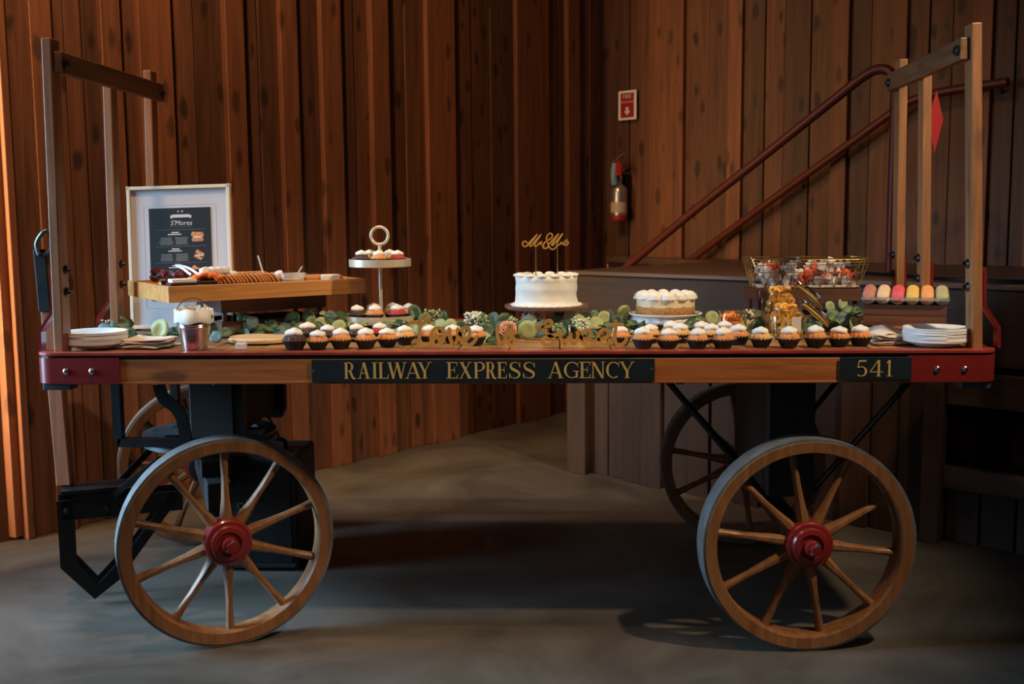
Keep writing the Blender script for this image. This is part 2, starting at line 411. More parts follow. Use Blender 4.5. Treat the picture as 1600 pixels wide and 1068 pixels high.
# skirt planks (left part)
xs = [870, 893, 916, 944, 973, 1003, 1036, 1075, 1110, 1150, 1190, 1230, 1270, 1315, 1360, 1405, 1450]
bs = [sal(x, 680) for x in xs]; bs[0] = 0
k0 = len(stage.children)
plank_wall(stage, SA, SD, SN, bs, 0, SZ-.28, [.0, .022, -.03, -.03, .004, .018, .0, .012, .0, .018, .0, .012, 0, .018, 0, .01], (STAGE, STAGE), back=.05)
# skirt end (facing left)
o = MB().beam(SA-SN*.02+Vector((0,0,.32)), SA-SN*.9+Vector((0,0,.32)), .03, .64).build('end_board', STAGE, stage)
pa, pb = sal(1448, 700), sal(1477, 700)
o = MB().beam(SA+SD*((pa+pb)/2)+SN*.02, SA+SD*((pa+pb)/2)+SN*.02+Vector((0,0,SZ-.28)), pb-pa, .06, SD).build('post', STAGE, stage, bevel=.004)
for za, zb, nm in ((.50, .62, 'rail'), (.20, .28, 'rail')):
    sboard(nm, pb, Lf, za, zb, 0, .04)
cur = pb
while cur < Lf-.1:
    o = MB().beam(SA+SD*(cur+.06)-SN*.03, SA+SD*(cur+.06)-SN*.03+Vector((0,0,.2)), .112, .02, SD).build('panel_board', STAGE, stage, bevel=.003); cur += .12
# keep stage pieces in world placement
bpy.context.view_layer.update()
for c in stage.children: c.matrix_parent_inverse = stage.matrix_world.inverted()
# dark room under the stage is just the space behind the rails

# handrails
def rail(name, pts, r, label, brk):
    t = thing(name, pts[0], label, 'handrail')
    o = MB().tube(spline(pts, 5), r, 10).build('pipe', REDR, t, smooth=True)
    for a, b in brk: MB().tube([a, b], .009, 8).build('bracket', REDR, t, smooth=True)
    bpy.context.view_layer.update()
    for c in t.children: c.matrix_parent_inverse = t.matrix_world.inverted()
    return t
RW = RA+RN*.09
def onr(x, y, off=.09): return onplane(x, y, RA+RN*off, RN)
lo = [onr(1000, 462), onr(1060, 420), onr(1180, 331), onr(1300, 244), onr(1400, 172), onr(1430, 155), onr(1480, 142), onr(1575, 128)]
rail('wall_handrail', lo, .021, 'dark red pipe handrail on the wall, lower of the two sloping rails', [(onr(1250, 281), onr(1250, 281, .0)), (onr(1565, 132), onr(1565, 145, .0)), (onr(1120, 376), onr(1120, 380, .0))])
def ons(x, y): return onplane(x, y, RA+RN*.85, RN)
hi = [ons(950, 442), ons(985, 412), ons(1080, 333), ons(1200, 238), ons(1300, 158), ons(1350, 119), ons(1375, 108), ons(1392, 114), ons(1397, 132), ons(1399, 160)]
hb = ons(1399, 160); hb2 = Vector((hb.x, hb.y, SZ+.004))
h0 = ons(950, 442)
rail('outer_handrail', hi+[hb2], .021, 'red pipe handrail with a curved top end, upper of the two sloping rails', [(h0, Vector((h0.x, h0.y, SZ)))])

# extinguisher sign
sg = thing('extinguisher_sign', onr(980, 188, .03), 'red and white sign with a down arrow above the extinguisher', 'sign')
o0 = onr(966.5, 188.5, .032)
wv = onr(994.5, 188, .032)-o0; wv.z = 0; wS = wv.length; hS = (onr(967, 143, .032)-o0).z
ex = wv.normalized(); ez = Vector((0,0,1))
def flat(name, m, parent, o, ex, ey, n, rects, t=.0015):
    b = MB()
    for q in rects: b.prism(q, o, ex, ey, n, t)
    return b.build(name, m, parent)
R_ = lambda x0, y0, x1, y1: [(x0, y0), (x1, y0), (x1, y1), (x0, y1)]
flat('board', PLATE, sg, o0, ex, ez, RN, [R_(0, 0, wS, hS)], .002)
flat('red_panel', REDB, sg, o0+RN*.002, ex, ez, RN, [R_(wS*.13, hS*.08, wS*.87, hS*.92)], .001)
cx = wS/2
flat('arrow', PRINTW, sg, o0+RN*.003, ex, ez, RN, [[(cx-.012, hS*.44), (cx-.012, hS*.30), (cx-.026, hS*.30), (cx, hS*.15), (cx+.026, hS*.30), (cx+.012, hS*.30), (cx+.012, hS*.44)]], .001)
def text(s, size, o, ex, ey, m, parent, name, depth=.0005, shear=0, sx=1, align='CENTER'):
    c = bpy.data.curves.new(name, 'FONT'); c.body = s; c.size = size; c.align_x = align; c.extrude = depth; c.shear = shear; c.resolution_u = 2
    ob = bpy.data.objects.new(name, c); COL.objects.link(ob); bpy.context.view_layer.update()
    me = bpy.data.meshes.new_from_object(ob.evaluated_get(bpy.context.evaluated_depsgraph_get())); bpy.data.objects.remove(ob)
    me.materials.clear(); me.materials.append(m)
    ex = Vector(ex).normalized(); ey = Vector(ey).normalized(); n = ex.cross(ey)
    ro = bpy.data.objects.new(name, me); COL.objects.link(ro); ro.parent = parent
    M = Matrix(((ex.x*sx, ey.x, n.x, o[0]), (ex.y*sx, ey.y, n.y, o[1]), (ex.z*sx, ey.z, n.z, o[2]), (0,0,0,1)))
    me.transform(M); return ro
text('FIRE', .036, o0+RN*.004+ex*cx+ez*hS*.73, ex, ez, PRINTW, sg, 'lettering')
text('EXTINGUISHER', .0135, o0+RN*.004+ex*cx+ez*hS*.58, ex, ez, PRINTW, sg, 'lettering')
bpy.context.view_layer.update()
for c in sg.children: c.matrix_parent_inverse = sg.matrix_world.inverted()

# fire extinguisher
eb = onr(967, 345, .10); et = onr(967, 290, .10)
fe = thing('fire_extinguisher', eb, 'fire extinguisher with steel body and red base hanging on the wall', 'extinguisher')
hh = et.z-eb.z
MB().lathe([(.030, 0), (.047, .004), (.050, .02), (.050, .035)], 20).build('base_band', REDB, fe, smooth=True)
MB().lathe([(.0495, .035), (.0495, hh*.80), (.047, hh*.9), (.034, hh*1.0), (.018, hh*1.05), (.018, hh*1.1)], 20).build('cylinder', STEELB, fe, smooth=True)
MB().lathe([(.0505, .05), (.0505, hh*.52), (.0505, hh*.53)], 20).build('paper_label', EXTL, fe, smooth=True)
MB().box((0, 0, hh*1.1+.02), (.03, .03, .04)).build('valve', CHROME, fe, bevel=.004)
MB().tube(spline([(.002, -.040, hh*1.02), (0, -.045, hh*1.2), (-.002, -.042, hh*1.42), (-.004, -.03, hh*1.60)]), .021, 10).build('hose', BLUEG, fe, smooth=True)
MB().beam((-.03, -.02, hh*1.66), (.05, -.02, hh*1.42), .02, .014).build('lower_lever', STEELB, fe, bevel=.002)
MB().beam((-.02, -.02, hh*1.68), (.06, -.02, hh*1.88), .018, .008).build('upper_lever', STEELB, fe, bevel=.002)
MB().prism([(.0, 0), (.035, .0), (.04, .05), (.012, .095), (-.005, .07)], (.022, -.05, hh*1.28), (1,0,0), (0,0,1), (0,1,0), .01).build('safety_tag', REDB, fe)
MB().tube(spline([(-.04, .02, hh*.9), (-.065, .02, hh*1.1), (-.06, .02, hh*1.4), (-.02, .0, hh*1.6)]), .012, 8).build('strap', BLACK, fe, smooth=True)
MB().box((0, .062, hh*.8), (.04, .045, .22)).build('wall_bracket', BLACK, fe)
fe.rotation_euler = (0, 0, math.atan2(ex.y, ex.x))

# ================================================================= THE WAGON
cart = thing('baggage_wagon', (0, 0, 0), 'antique wooden railway baggage wagon with red corner plates and spoked wheels', 'wagon')
L2 = 1.265; W = .94; T = .0815
zt = H
# deck planks (crosswise)
nb = 18; x0 = -L2+.035; x1 = L2-.035
for i in range(nb):
    a = x0+(x1-x0)*i/nb; b = x0+(x1-x0)*(i+1)/nb
    MB().box((0, 0, 0), (b-a-.003, W-.075, .024)).build('deck_plank', DECKW, cart, bevel=.002).location = ((a+b)/2, W/2, zt-.014+.0008*random.uniform(-1, 1))
# red edge frame on top (rounded corners)
def rrect(xa, xb, ya, yb, r, n=6):
    P = []
    for cx_, cy_, a0 in ((xb-r, yb-r, 0), (xa+r, yb-r, 90), (xa+r, ya+r, 180), (xb-r, ya+r, 270)):
        for k in range(n+1):
            a = math.radians(a0+90*k/n); P.append((cx_+r*math.cos(a), cy_+r*math.sin(a)))
    return P
def loop_solid(outer, inner, z0, z1):
    m = MB(); O = [[m.bm.verts.new((x, y, z)) for x, y in outer] for z in (z0, z1)]; I = [[m.bm.verts.new((x, y, z)) for x, y in inner] for z in (z0, z1)]
    n = len(outer)
    for k in range(n):
        j = (k+1) % n
        m._f([O[0][k], O[0][j], O[1][j], O[1][k]]); m._f([I[0][k], I[1][k], I[1][j], I[0][j]])
        m._f([O[1][k], O[1][j], I[1][j], I[1][k]]); m._f([O[0][k], I[0][k], I[0][j], O[0][j]])
    return m
loop_solid(rrect(-L2, L2, 0, W, .05), rrect(-L2+.04, L2-.04, .04, W-.04, .02), zt-.006, zt+.002).build('edge_trim', REDT, cart, bevel=.001)
loop_solid(rrect(-L2+.004, L2-.004, .006, W-.006, .048), rrect(-L2+.04, L2-.04, .045, W-.045, .02), zt-.016, zt-.006).build('shadow_gap', BLACK, cart)
# frame beams
for yy in (.021, W-.021):
    MB().box((0, yy, zt-.016-.033), (2*L2-.10, .034, .066)).build('side_beam', OAKX, cart, bevel=.003)
for xx in (-L2+.021, L2-.021):
    MB().box((xx, W/2, zt-.049), (.034, W-.10, .066)).build('end_beam', OAKY, cart, bevel=.003)
for xx in (-.75, -.25, .25, .75):
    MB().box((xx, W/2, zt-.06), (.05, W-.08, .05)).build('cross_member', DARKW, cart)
MB().box((0, .024, zt-.0795), (2*L2-.09, .044, .006)).build('bottom_strip', OAKX, cart, bevel=.001)
# corner plates wrapped around rounded corners
def corner_plate(sx, sy):
    r = .05; pts = []
    ln = .20
    cx_ = L2-r; cy_ = r
    path = [(L2-.235, 0)] + [(cx_+r*math.sin(a), cy_-r*math.cos(a)) for a in [PI/2*k/8 for k in range(9)]] + [(L2, .16)]
    m = MB(); th = .006
    A = []
    for i, (x, y) in enumerate(path):
        # inward offset
        if i == 0: nx, ny = 0, 1
        elif i == len(path)-1: nx, ny = -1, 0
        else: a = PI/2*(i-1)/8; nx, ny = -math.sin(a), math.cos(a)
        q = []
        for (off, z) in ((0, zt-.080), (0, zt-.012), (th, zt-.012), (th, zt-.080)):
            X = x+nx*off; Y = y+ny*off
            q.append(m.bm.verts.new((sx*X, Y if sy < 0 else W-Y, z)))
        A.append(q)
    for a, b in zip(A, A[1:]):
        for k in range(4): m._f([a[k], a[(k+1) % 4], b[(k+1) % 4], b[k]])
    m._f(A[0]); m._f(A[-1])
    return m.build('corner_plate', RED, cart, smooth=True)
for sx in (-1, 1):
    for sy in (-1, 1):
        cp_ = corner_plate(sx, sy)
        if sy < 0:
            for bx in (.09, .16):
                MB().lathe([(.008, 0), (.008, .002), (.005, .005), (.0, .006)], 10, (sx*(L2-bx), 0, zt-.047), M=Rx(PI/2)).build('rivet', CHROME, cp_, smooth=True)
for sx in (-1, 1): 
    MB().box((sx*(L2-.055), .04, zt-.092), (.075, .05, .016)).build('corner_foot', IRON, cart, bevel=.002)
for px_ in (880, 1058, 1065, 335):
    p = aty(px_, 600, .03); MB().lathe([(.006, 0), (.006, .006), (0, .007)], 8, (p.x, .03, zt-.0895)).build('bolt', CHROME, cart)

# ---- serif lettering, drawn as strokes
def serif_polys(ch, w, h):
    TK = .150*h; TN = .045*h; S = .035*h; P = []
    def V(x, t, y0=0, y1=h): P.append([(x-t/2, y0), (x+t/2, y0), (x+t/2, y1), (x-t/2, y1)])
    def D(xa, ya, xb, yb, t): P.append([(xa-t/2, ya), (xa+t/2, ya), (xb+t/2, yb), (xb-t/2, yb)])
    def Hh(y, xa, xb, t=TN): P.append([(xa, y-t/2), (xb, y-t/2), (xb, y+t/2), (xa, y+t/2)])
    def serif(x, y, l): P.append([(x-l, y), (x+l, y), (x+l, y+S), (x-l, y+S)])
    def arc(cx, cy, rx, ry, a0, a1, tmax=TK, tmin=TN, n=18):
        prev = None
        for k in range(n+1):
            a = math.radians(a0+(a1-a0)*k/n); t = tmin+(tmax-tmin)*abs(math.cos(a))**1.4
            o = (cx+(rx)*math.cos(a), cy+ry*math.sin(a)); i = (cx+(rx-t)*math.cos(a), cy+(ry-min(t, TN*1.3+(tmax-tmin)*.1))*math.sin(a))
            if prev: P.append([prev[0], o, i, prev[1]])
            prev = (o, i)
    if ch in 'PR':
        x = .27*w; V(x, TK); serif(x, 0, TK*.95); serif(x-.02*w, h-S, TK*.8)
        rx = w*.62 if ch == 'P' else w*.50; b = .47*h
        Hh(h-TN/2, x, x+rx*.5); Hh(b, x, x+rx*.5)
        arc(x+rx*.35, (h+b)/2, rx*.70, (h-b)/2+TN/2, -90, 90)
        if ch == 'R': D(x+.50*w, .0, x+.28*w, b, TK*.95); P.append([(x+.42*w, 0), (x+.62*w, -.05*h), (x+.70*w, 0), (x+.66*w, .05*h), (x+.5*w, .1*h)])
    elif ch == 'A':
        D(.16*w, 0, .50*w, h, TN*1.2); D(.80*w, 0, .50*w, h, TK*1.05); Hh(.33*h, .27*w, .68*w); serif(.15*w, 0, TK*.85); serif(.80*w, 0, TK*1.1)
    elif ch == 'I': V(w/2, TK); serif(w/2, 0, TK*1.1); serif(w/2, h-S, TK*1.1)
    elif ch == 'L':
        V(.28*w, TK); serif(.28*w, h-S, TK*1.05); Hh(TN/2, .05*w, .96*w); P.append([(.86*w, 0), (.97*w, 0), (1.0*w, .26*h), (.96*w, .26*h)])
    elif ch == 'W':
        D(.32*w, 0, .12*w, h, TK); D(.32*w, 0, .52*w, h*.98, TN*1.3); D(.72*w, 0, .52*w, h, TK); D(.72*w, 0, .92*w, h, TN*1.3)
        serif(.12*w, h-S, TK*.9); serif(.50*w, h-S, TK*.8); serif(.92*w, h-S, TK*.8)
    elif ch == 'Y':
        D(.50*w, .42*h, .18*w, h, TK); D(.52*w, .42*h, .86*w, h, TN*1.3); V(.52*w, TK, 0, .47*h); serif(.52*w, 0, TK); serif(.17*w, h-S, TK); serif(.86*w, h-S, TK*.8)
    elif ch == 'E':
        V(.28*w, TK); Hh(TN/2, .04*w, .94*w); Hh(h-TN/2, .04*w, .94*w); Hh(.52*h, .28*w, .72*w)
        P.append([(.85*w, 0), (.95*w, 0), (.99*w, .24*h), (.95*w, .24*h)]); P.append([(.86*w, h), (.94*w, h), (.95*w, .78*h), (.91*w, .78*h)]); P.append([(.69*w, .36*h), (.74*w, .36*h), (.74*w, .70*h), (.69*w, .70*h)])
    elif ch == 'X':
        D(.80*w, 0, .24*w, h, TK*1.1); D(.18*w, 0, .80*w, h, TN*1.3); serif(.18*w, 0, TK*.8); serif(.80*w, 0, TK); serif(.24*w, h-S, TK); serif(.80*w, h-S, TK*.8)
    elif ch == 'N':
        V(.18*w, TN*1.4); V(.86*w, TN*1.4); D(.84*w, 0, .20*w, h, TK*1.05); serif(.18*w, 0, TK*.8); serif(.14*w, h-S, TK*.6); serif(.86*w, h-S, TK*.8)
    elif ch in 'CG':
        arc(.55*w, .5*h, .52*w, .5*h, 48, 305); P.append([(.88*w, .95*h), (.92*w, .95*h), (.93*w, .68*h), (.88*w, .72*h)])
        if ch == 'G': V(.84*w, TK*.8, .04*h, .42*h); Hh(.43*h, .62*w, .99*w)
    elif ch == 'S':
        pts = [(.86, .76), (.72, .93), (.48, .985), (.24, .90), (.17, .74), (.30, .58), (.55, .48), (.78, .36), (.85, .22), (.72, .07), (.46, .015), (.22, .08), (.10, .28)]
        tt = [.3, .3, .32, .7, 1.0, 1.3, 1.45, 1.3, 1.0, .7, .32, .3, .3]
        sp = spline([(x*w, y*h, t) for (x, y), t in zip(pts, tt)], 3); prev = None
        for i, p in enumerate(sp):
            d = (sp[min(i+1, len(sp)-1)]-sp[max(i-1, 0)]); nn = Vector((-d.y, d.x)).normalized()*TK*.5*p.z*.8
            c_ = ((p.x+nn.x, p.y+nn.y), (p.x-nn.x, p.y-nn.y))
            if prev: P.append([prev[0], c_[0], c_[1], prev[1]])
            prev = c_
        V(.885*w, TN, .68*h, .97*h); V(.09*w, TN, 0, .32*h)
    elif ch == '5':
        Hh(h-.05*h, .25*w, .80*w, .10*h); D(.16*w, .50*h, .27*w, h, TN*1.2)
        arc(.42*w, .31*h, .46*w, .31*h, -130, 125)
    elif ch == '4':
        V(.68*w, TK*.9); D(.05*w, .30*h, .64*w, h, TN*1.3); Hh(.28*h, .02*w, w); serif(.68*w, 0, TK*.9)
    elif ch == '1':
        V(.5*w, TK*.8); serif(.5*w, 0, TK*1.1); D(.25*w, .80*h, .45*w, h, TN*1.5)
    return P
def sign_plate(xa, xb, za, zb, letters, h, zbase, screws):
    p = MB().box(((xa+xb)/2, -.0015, (za+zb)/2), (xb-xa, .003, zb-za)).build('sign_plate', SIGNB, cart, bevel=.0008)
    for ch, a, b in letters:
        m = MB(); m.mi = 0
        for k, q in enumerate(serif_polys(ch, b-a, h)):
            m.prism(q, (a, -.0032-.00006*k, zbase), (1,0,0), (0,0,1), (0,-1,0), .0006)
        m.build('letter', GOLDL, p)
    for x, z in screws: MB().lathe([(.0035, 0), (.0035, .001), (0, .0015)], 10, (x, -.003, z), M=Rx(PI/2)).build('screw', IRON, p)
    return p
def X0(px_, y=578): return aty(px_, y, 0).x
Zp = lambda x, y: aty(x, y, 0).z
s1 = 1/5.714
lets = [(c, X0(480+a*s1), X0(480+b*s1)) for c, a, b in (('R',318,440),('A',450,566),('I',572,636),('L',632,728),('W',716,888),('A',868,1028),('Y',985,1112),('E',1240,1346),('X',1348,1478),('P',1476,1598))]
lets += [(c, X0(760+a*s1), X0(760+b*s1)) for c, a, b in (('R',-15,92),('E',92,186),('S',198,312),('S',320,442),('A',540,695),('G',688,828),('E',824,932),('N',928,1058),('C',1064,1192),('Y',1180,1326))]
zb_ = Zp(760, 590.5); zc = Zp(760, 565.2)
sign_plate(X0(487), X0(1023), Zp(760, 596.2), Zp(760, 560.7), lets, zc-zb_, zb_, [(X0(490.5), Zp(490, 579.5)), (X0(1018), Zp(1018, 576))])
s2 = 1/3.81
n5 = [(c, X0(1160+a*s2), X0(1160+b*s2)) for c, a, b in (('5',672,750),('4',755,835),('1',845,900))]
zb5 = Zp(1365, 587.5); z5t = Zp(1365, 562)
sign_plate(X0(1311.5), X0(1424), Zp(1365, 593), Zp(1365, 557.5), n5, z5t-zb5, zb5, [])

# ---- wheels
def make_wheel(center, ang, spin, label, ww=.074):
    Rr = .2895; w_ = ww
    rot = Rz(ang)
    def B(m, nm, mt, par, **k): 
        for v in m.bm.verts: v.co = rot @ v.co + Vector(center)
        return m.build(nm, mt, par, **k)
    AX = Rx(PI/2)   # lathe axis z -> -y
    rim = B(MB().ring([(Rr-.008, -w_/2), (Rr-.008, w_/2), (Rr-.036, w_/2-.003), (Rr-.040, w_/2-.012), (Rr-.040, -w_/2+.012), (Rr-.036, -w_/2+.003)], 72, M=AX), 'wheel', WHEELW, cart, smooth=35)
    tag(rim, label)
    B(MB().ring([(Rr, -w_/2+.004), (Rr, w_/2-.004), (Rr-.009, w_/2-.004), (Rr-.009, -w_/2+.004)], 72, M=AX), 'tire', TIRE, rim, smooth=35)
    for k in range(10):
        a = math.radians(spin+36*k); d = Vector((math.cos(a), 0, math.sin(a))); u = Vector((-math.sin(a), 0, math.cos(a)))
        m = MB(); rings = []
        for rr, wx, wy in ((.050, .032, .040), (.075, .031, .038), (.12, .022, .030), (.17, .018, .025), (.22, .020, .025), (.250, .023, .026)):
            c_ = d*rr; ring = []
            for t in range(8):
                an = 2*PI*(t+.5)/8; ring.append(m.bm.verts.new(c_+u*(wx/2*math.cos(an)*1.05)+Vector((0, wy/2*math.sin(an)*1.05, 0))))
            rings.append(ring)
        for A, Bq in zip(rings, rings[1:]):
            for t in range(8): m._f([A[t], A[(t+1) % 8], Bq[(t+1) % 8], Bq[t]])
        m._f(rings[0]); m._f(rings[-1])
        B(m, 'spoke', WHEELW, rim, smooth=50)
    B(MB().lathe([(.030, -.075), (.050, -.070), (.052, -.03), (.050, -.024)], 36, M=AX), 'hub_band', BLACK, rim, smooth=30)
    B(MB().lathe([(.058, -.025), (.064, -.022), (.0655, .020), (.064, .030), (.060, .035), (.050, .037), (.046, .043), (.034, .046), (.030, .040), (.0, .040)], 36, M=AX), 'hub', RED, rim, smooth=30)
    B(MB().lathe([(.0, .040), (.020, .041), (.022, .060), (.020, .068), (.012, .070), (.012, .085), (.0, .086)], 16, M=AX), 'axle_cap', RED, rim, smooth=30)
    B(MB().box((0, -.075, .002), (.010, .014, .034), Ry(.5)), 'axle_pin', IRON, rim, bevel=.002)
    return rim
TH = math.radians(22)
kp = Vector((-.970, .535, 0)); half = .495
fl_ = kp+Rz(TH) @ Vector((0, -half-.010, 0)); rl_ = kp+Rz(TH) @ Vector((0, half+.005, 0))
make_wheel((fl_.x, fl_.y, .2895), TH+.06, 18, 'near left spoked wheel, turned slightly outward')
make_wheel((rl_.x, rl_.y, .2895), TH+PI, 5, 'far left spoked wheel, mostly behind the near one')
make_wheel((.797, .068, .2895), .10, 28, 'near right spoked wheel, facing straight out', .080)
make_wheel((.785, 1.035, .2895), PI, 10, 'far right spoked wheel in deep shade')

# ---- undercarriage
def rotp(x, y, z): return kp+Rz(TH) @ Vector((x, y, 0)) + Vector((0, 0, z))
def rb_(c, d, nm, m, bev=.003): 
    return MB().box(rotp(*c), d, Rz(TH)).build(nm, m, cart, bevel=bev)
rb_((0, 0, .287), (.045, 2*half-.05, .045), 'axle', BLACK)
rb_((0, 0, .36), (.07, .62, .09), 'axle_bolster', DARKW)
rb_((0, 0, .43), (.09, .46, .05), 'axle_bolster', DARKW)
MB().ring([(.150, -.006), (.205, -.006), (.205, .006), (.150, .006)], 48, (kp.x, kp.y, .478)).build('turntable_ring', IRON, cart, smooth=30)
MB().ring([(.150, -.006), (.205, -.006), (.205, .006), (.150, .006)], 48, (kp.x, kp.y, .500)).build('turntable_ring', IRON, cart, smooth=30)
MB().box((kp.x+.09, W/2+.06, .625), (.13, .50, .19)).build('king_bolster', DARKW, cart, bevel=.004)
MB().box((kp.x+.02, W/2, .515), (.34, .05, .016)).build('turntable_bar', IRON, cart)
MB().lathe([(.02, .40), (.02, .62)], 12, (kp.x, kp.y, 0)).build('king_pin', BLACK, cart, smooth=30)
# deck hanger brackets round the turntable
for yy in (.30, .78):
    MB().tube([(-1.165, yy, zt-.07), (-1.165, yy, .525), (-1.165, yy, .515), (-.80, yy, .515), (-.80, yy, .53), (-.80, yy, zt-.07)], .0125, flat=((0, 1, 0), .03)).build('hanger_bracket', BLACK, cart)
q = [aty(248, 600, .22), aty(256, 622, .22), aty(278, 640, .22), aty(288, 668, .22), aty(292, 702, .22)]
MB().tube(spline(q, 4), .017, flat=((0, 1, 0), .008)).build('curved_brace', BLACK, cart)
# drawbar bracket and support foot
hx = Vector((-1.352, .375, 0))
dirv = Rz(TH) @ Vector((-1, 0, 0)); side = Rz(TH) @ Vector((0, 1, 0))
for s in (-1, 1):
    a = Vector((kp.x, kp.y, .40))+side*(s*.13)+dirv*.06
    b = Vector((hx.x, hx.y, .335))+side*(s*.045)
    MB().tube([a+Vector((0,0,.07)), a+dirv*.10+Vector((0,0,.05)), b-dirv*.12, b], .010, flat=(side, .008)).build('drawbar_strap', BLACK, cart)
    c = Vector((hx.x, hx.y, .30))+side*(s*.045)
    MB().beam(c+dirv*.03, c-dirv*.32, .008, .062, side).build('drawbar_plate', BLACK, cart, bevel=.002)
    f = [c+dirv*.02+Vector((0,0,.03)), c+dirv*.02+Vector((0,0,-.17)), c-dirv*.055+Vector((0,0,-.262)), c-dirv*.13+Vector((0,0,-.20))]
    MB().tube(f, .022, flat=(side, .008)).build('support_foot', BLACK, cart)
    MB().beam(c-dirv*.13+Vector((0,0,-.20)), c-dirv*.30+Vector((0,0,0.02)), .008, .03, side).build('foot_brace', BLACK, cart)
MB().beam(Vector((hx.x, hx.y, .355))+dirv*.03, Vector((hx.x, hx.y, .355))-dirv*.16, .11, .012, side).build('hinge_plate', BLACK, cart, bevel=.002)
for dx in (.015, -.10):
    p = Vector((hx.x, hx.y, .30))-side*.051+dirv*dx
    MB().lathe([(.009, 0), (.009, .006), (.004, .009), (0, .01)], 8, p, M=Rz(TH) @ Rx(PI/2)).build('bolt', BLACK, cart, smooth=30)
# drawbar pole, raised upright
pb_ = aty(103, 757, .39); pt_ = aty(70, 392, .39)
pole = MB().beam(pb_, pt_, .046, .034).build('drawbar_pole', OAKZ, cart, bevel=.004)
pole.data.materials.clear(); pole.data.materials.append(POLEW)
dd = (pt_-pb_).normalized(); st = pt_-Vector((0, .021, 0))
MB().beam(st-dd*.18+Vector((-.006,0,0)), st+dd*.006+Vector((-.006,0,0)), .036, .007).build('handle_strap', BLACK, pole, bevel=.002)
lp = [aty(61, 398, .36), aty(57, 380, .36), aty(68, 362, .36), aty(78, 365, .37), aty(80, 390, .37), aty(68, 398, .37)]
MB().tube(spline(lp, 4), .0065, 8).build('handle_loop', IRON, pole, smooth=True)
# right bogie
MB().box((.79, .56, .287), (.05, .86, .05)).build('axle', BLACK, cart, bevel=.003)
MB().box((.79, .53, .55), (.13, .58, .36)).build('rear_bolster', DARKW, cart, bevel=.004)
for a, b in (((.75, .30, .33), (.42, .30, zt-.09)), ((.83, .30, .33), (1.16, .30, zt-.09)), ((.75, .80, .33), (.40, .80, zt-.09)), ((.83, .80, .33), (1.14, .80, zt-.09))):
    MB().tube([a, b], .009, 8).build('truss_rod', BLACK, cart, smooth=True)

# ---- end racks
def rack(s):
    if s < 0:
        P = [((-1.209, .06), (-1.196, .06)), ((-1.205, .42), (-1.190, .42)), ((-1.199, .73), (-1.184, .73))]
    else:
        P = [((1.221, .06), (1.184, .06)), ((1.222, .465), (1.200, .465)), ((1.226, .73), (1.212, .73))]
    zt_ = [1.640, 1.585, 1.645]
    for k, (a, b) in enumerate(P):
        zz = zt_[k]
        MB().beam((a[0], a[1], zt-.07), (b[0], b[1], zz), .026, .052 if k != 1 else .045).build('rack_post', OAKZ, cart, bevel=.003)
        # knobs
        for zk in (.975, 1.035):
            t = (zk-zt)/(zz-zt); x = a[0]+(b[0]-a[0])*t
            zk2 = zk+(.0 if k == 0 else -.0)
            MB().lathe([(.011, 0), (.013, .004), (.007, .009), (.005, .016), (0, .017)], 10, (x-s*.013, a[1]+.005, zk2), M=Ry(-s*PI/2)).build('knob', BLACK, cart, smooth=30)
        # red strap brace outside the post
        xo = a[0]+s*.016
        q = [(xo-s*.004, a[1], zt+.21), (xo, a[1], zt+.11), (xo+s*.038, a[1], zt+.055), (xo+s*.040, a[1], zt+.002)]
        MB().tube(q, .0045, flat=((0, 1, 0), .028)).build('strap_brace', RED, cart)
    xin = [P[0][1][0], P[2][1][0]]
    m = MB().beam((xin[0]-s*.024, .015+.03, 1.578), (xin[1]-s*.024, .76, 1.578), .022, .056, (1, 0, 0)).build('rack_rail', OAKY, cart, bevel=.003)
    for k, y in ((0, .06), (1, .73)):
        MB().lathe([(.012, 0), (.014, .004), (.008, .010), (0, .011)], 10, (xin[k]-s*.036, y, 1.575), M=Ry(-s*PI/2)).build('knob', BLACK, cart, smooth=30)
rack(-1); rack(1)
# red diamond placard behind the right middle post
o_ = aty(1460, 240, .51)
pl = thing('red_placard', o_, 'small red diamond placard behind the middle post of the right rack', 'placard')
MB().prism([(0, 0), (.022, .10), (.0, .185), (-.022, .10)], (0, 0, 0), (1, .0, 0), (0, 0, 1), (0, 1, 0), .004).build('board', REDB, pl)
MB().box((-.02, .004, .10), (.012, .01, .20)).build('batten', OAKZ, pl)

# black speaker case behind the left wheel
ps = thing('black_case', (-.86, .80, 0), 'black equipment case on the floor behind the left wheels', 'case')
MB().box((0, 0, .20), (.26, .28, .38)).build('body', SPEAK, ps, bevel=.012)
MB().box((0, -.142, .20), (.22, .006, .33)).build('front_panel', BLACK, ps, bevel=.002)
MB().tube(spline([(-.06, 0, .39), (-.05, 0, .42), (.05, 0, .42), (.06, 0, .39)]), .008, 8).build('handle', BLACK, ps, smooth=True)
for xx in (-.10, .10):
    for yy in (-.1, .1): MB().lathe([(.014, 0), (.016, .011)], 10, (xx, yy, 0)).build('foot', BLACK, ps)
p = aty(384, 796, .652)-Vector((-.86, .80, 0))
text('ols', .055, p, (1,0,0), (0,0,1), IRON, ps, 'lettering')

# ================================================================= THINGS ON THE WAGON
def lp_(px_, py_, z=H): 
    p = atz(px_, py_, z); return Vector((p.x, p.y, z))
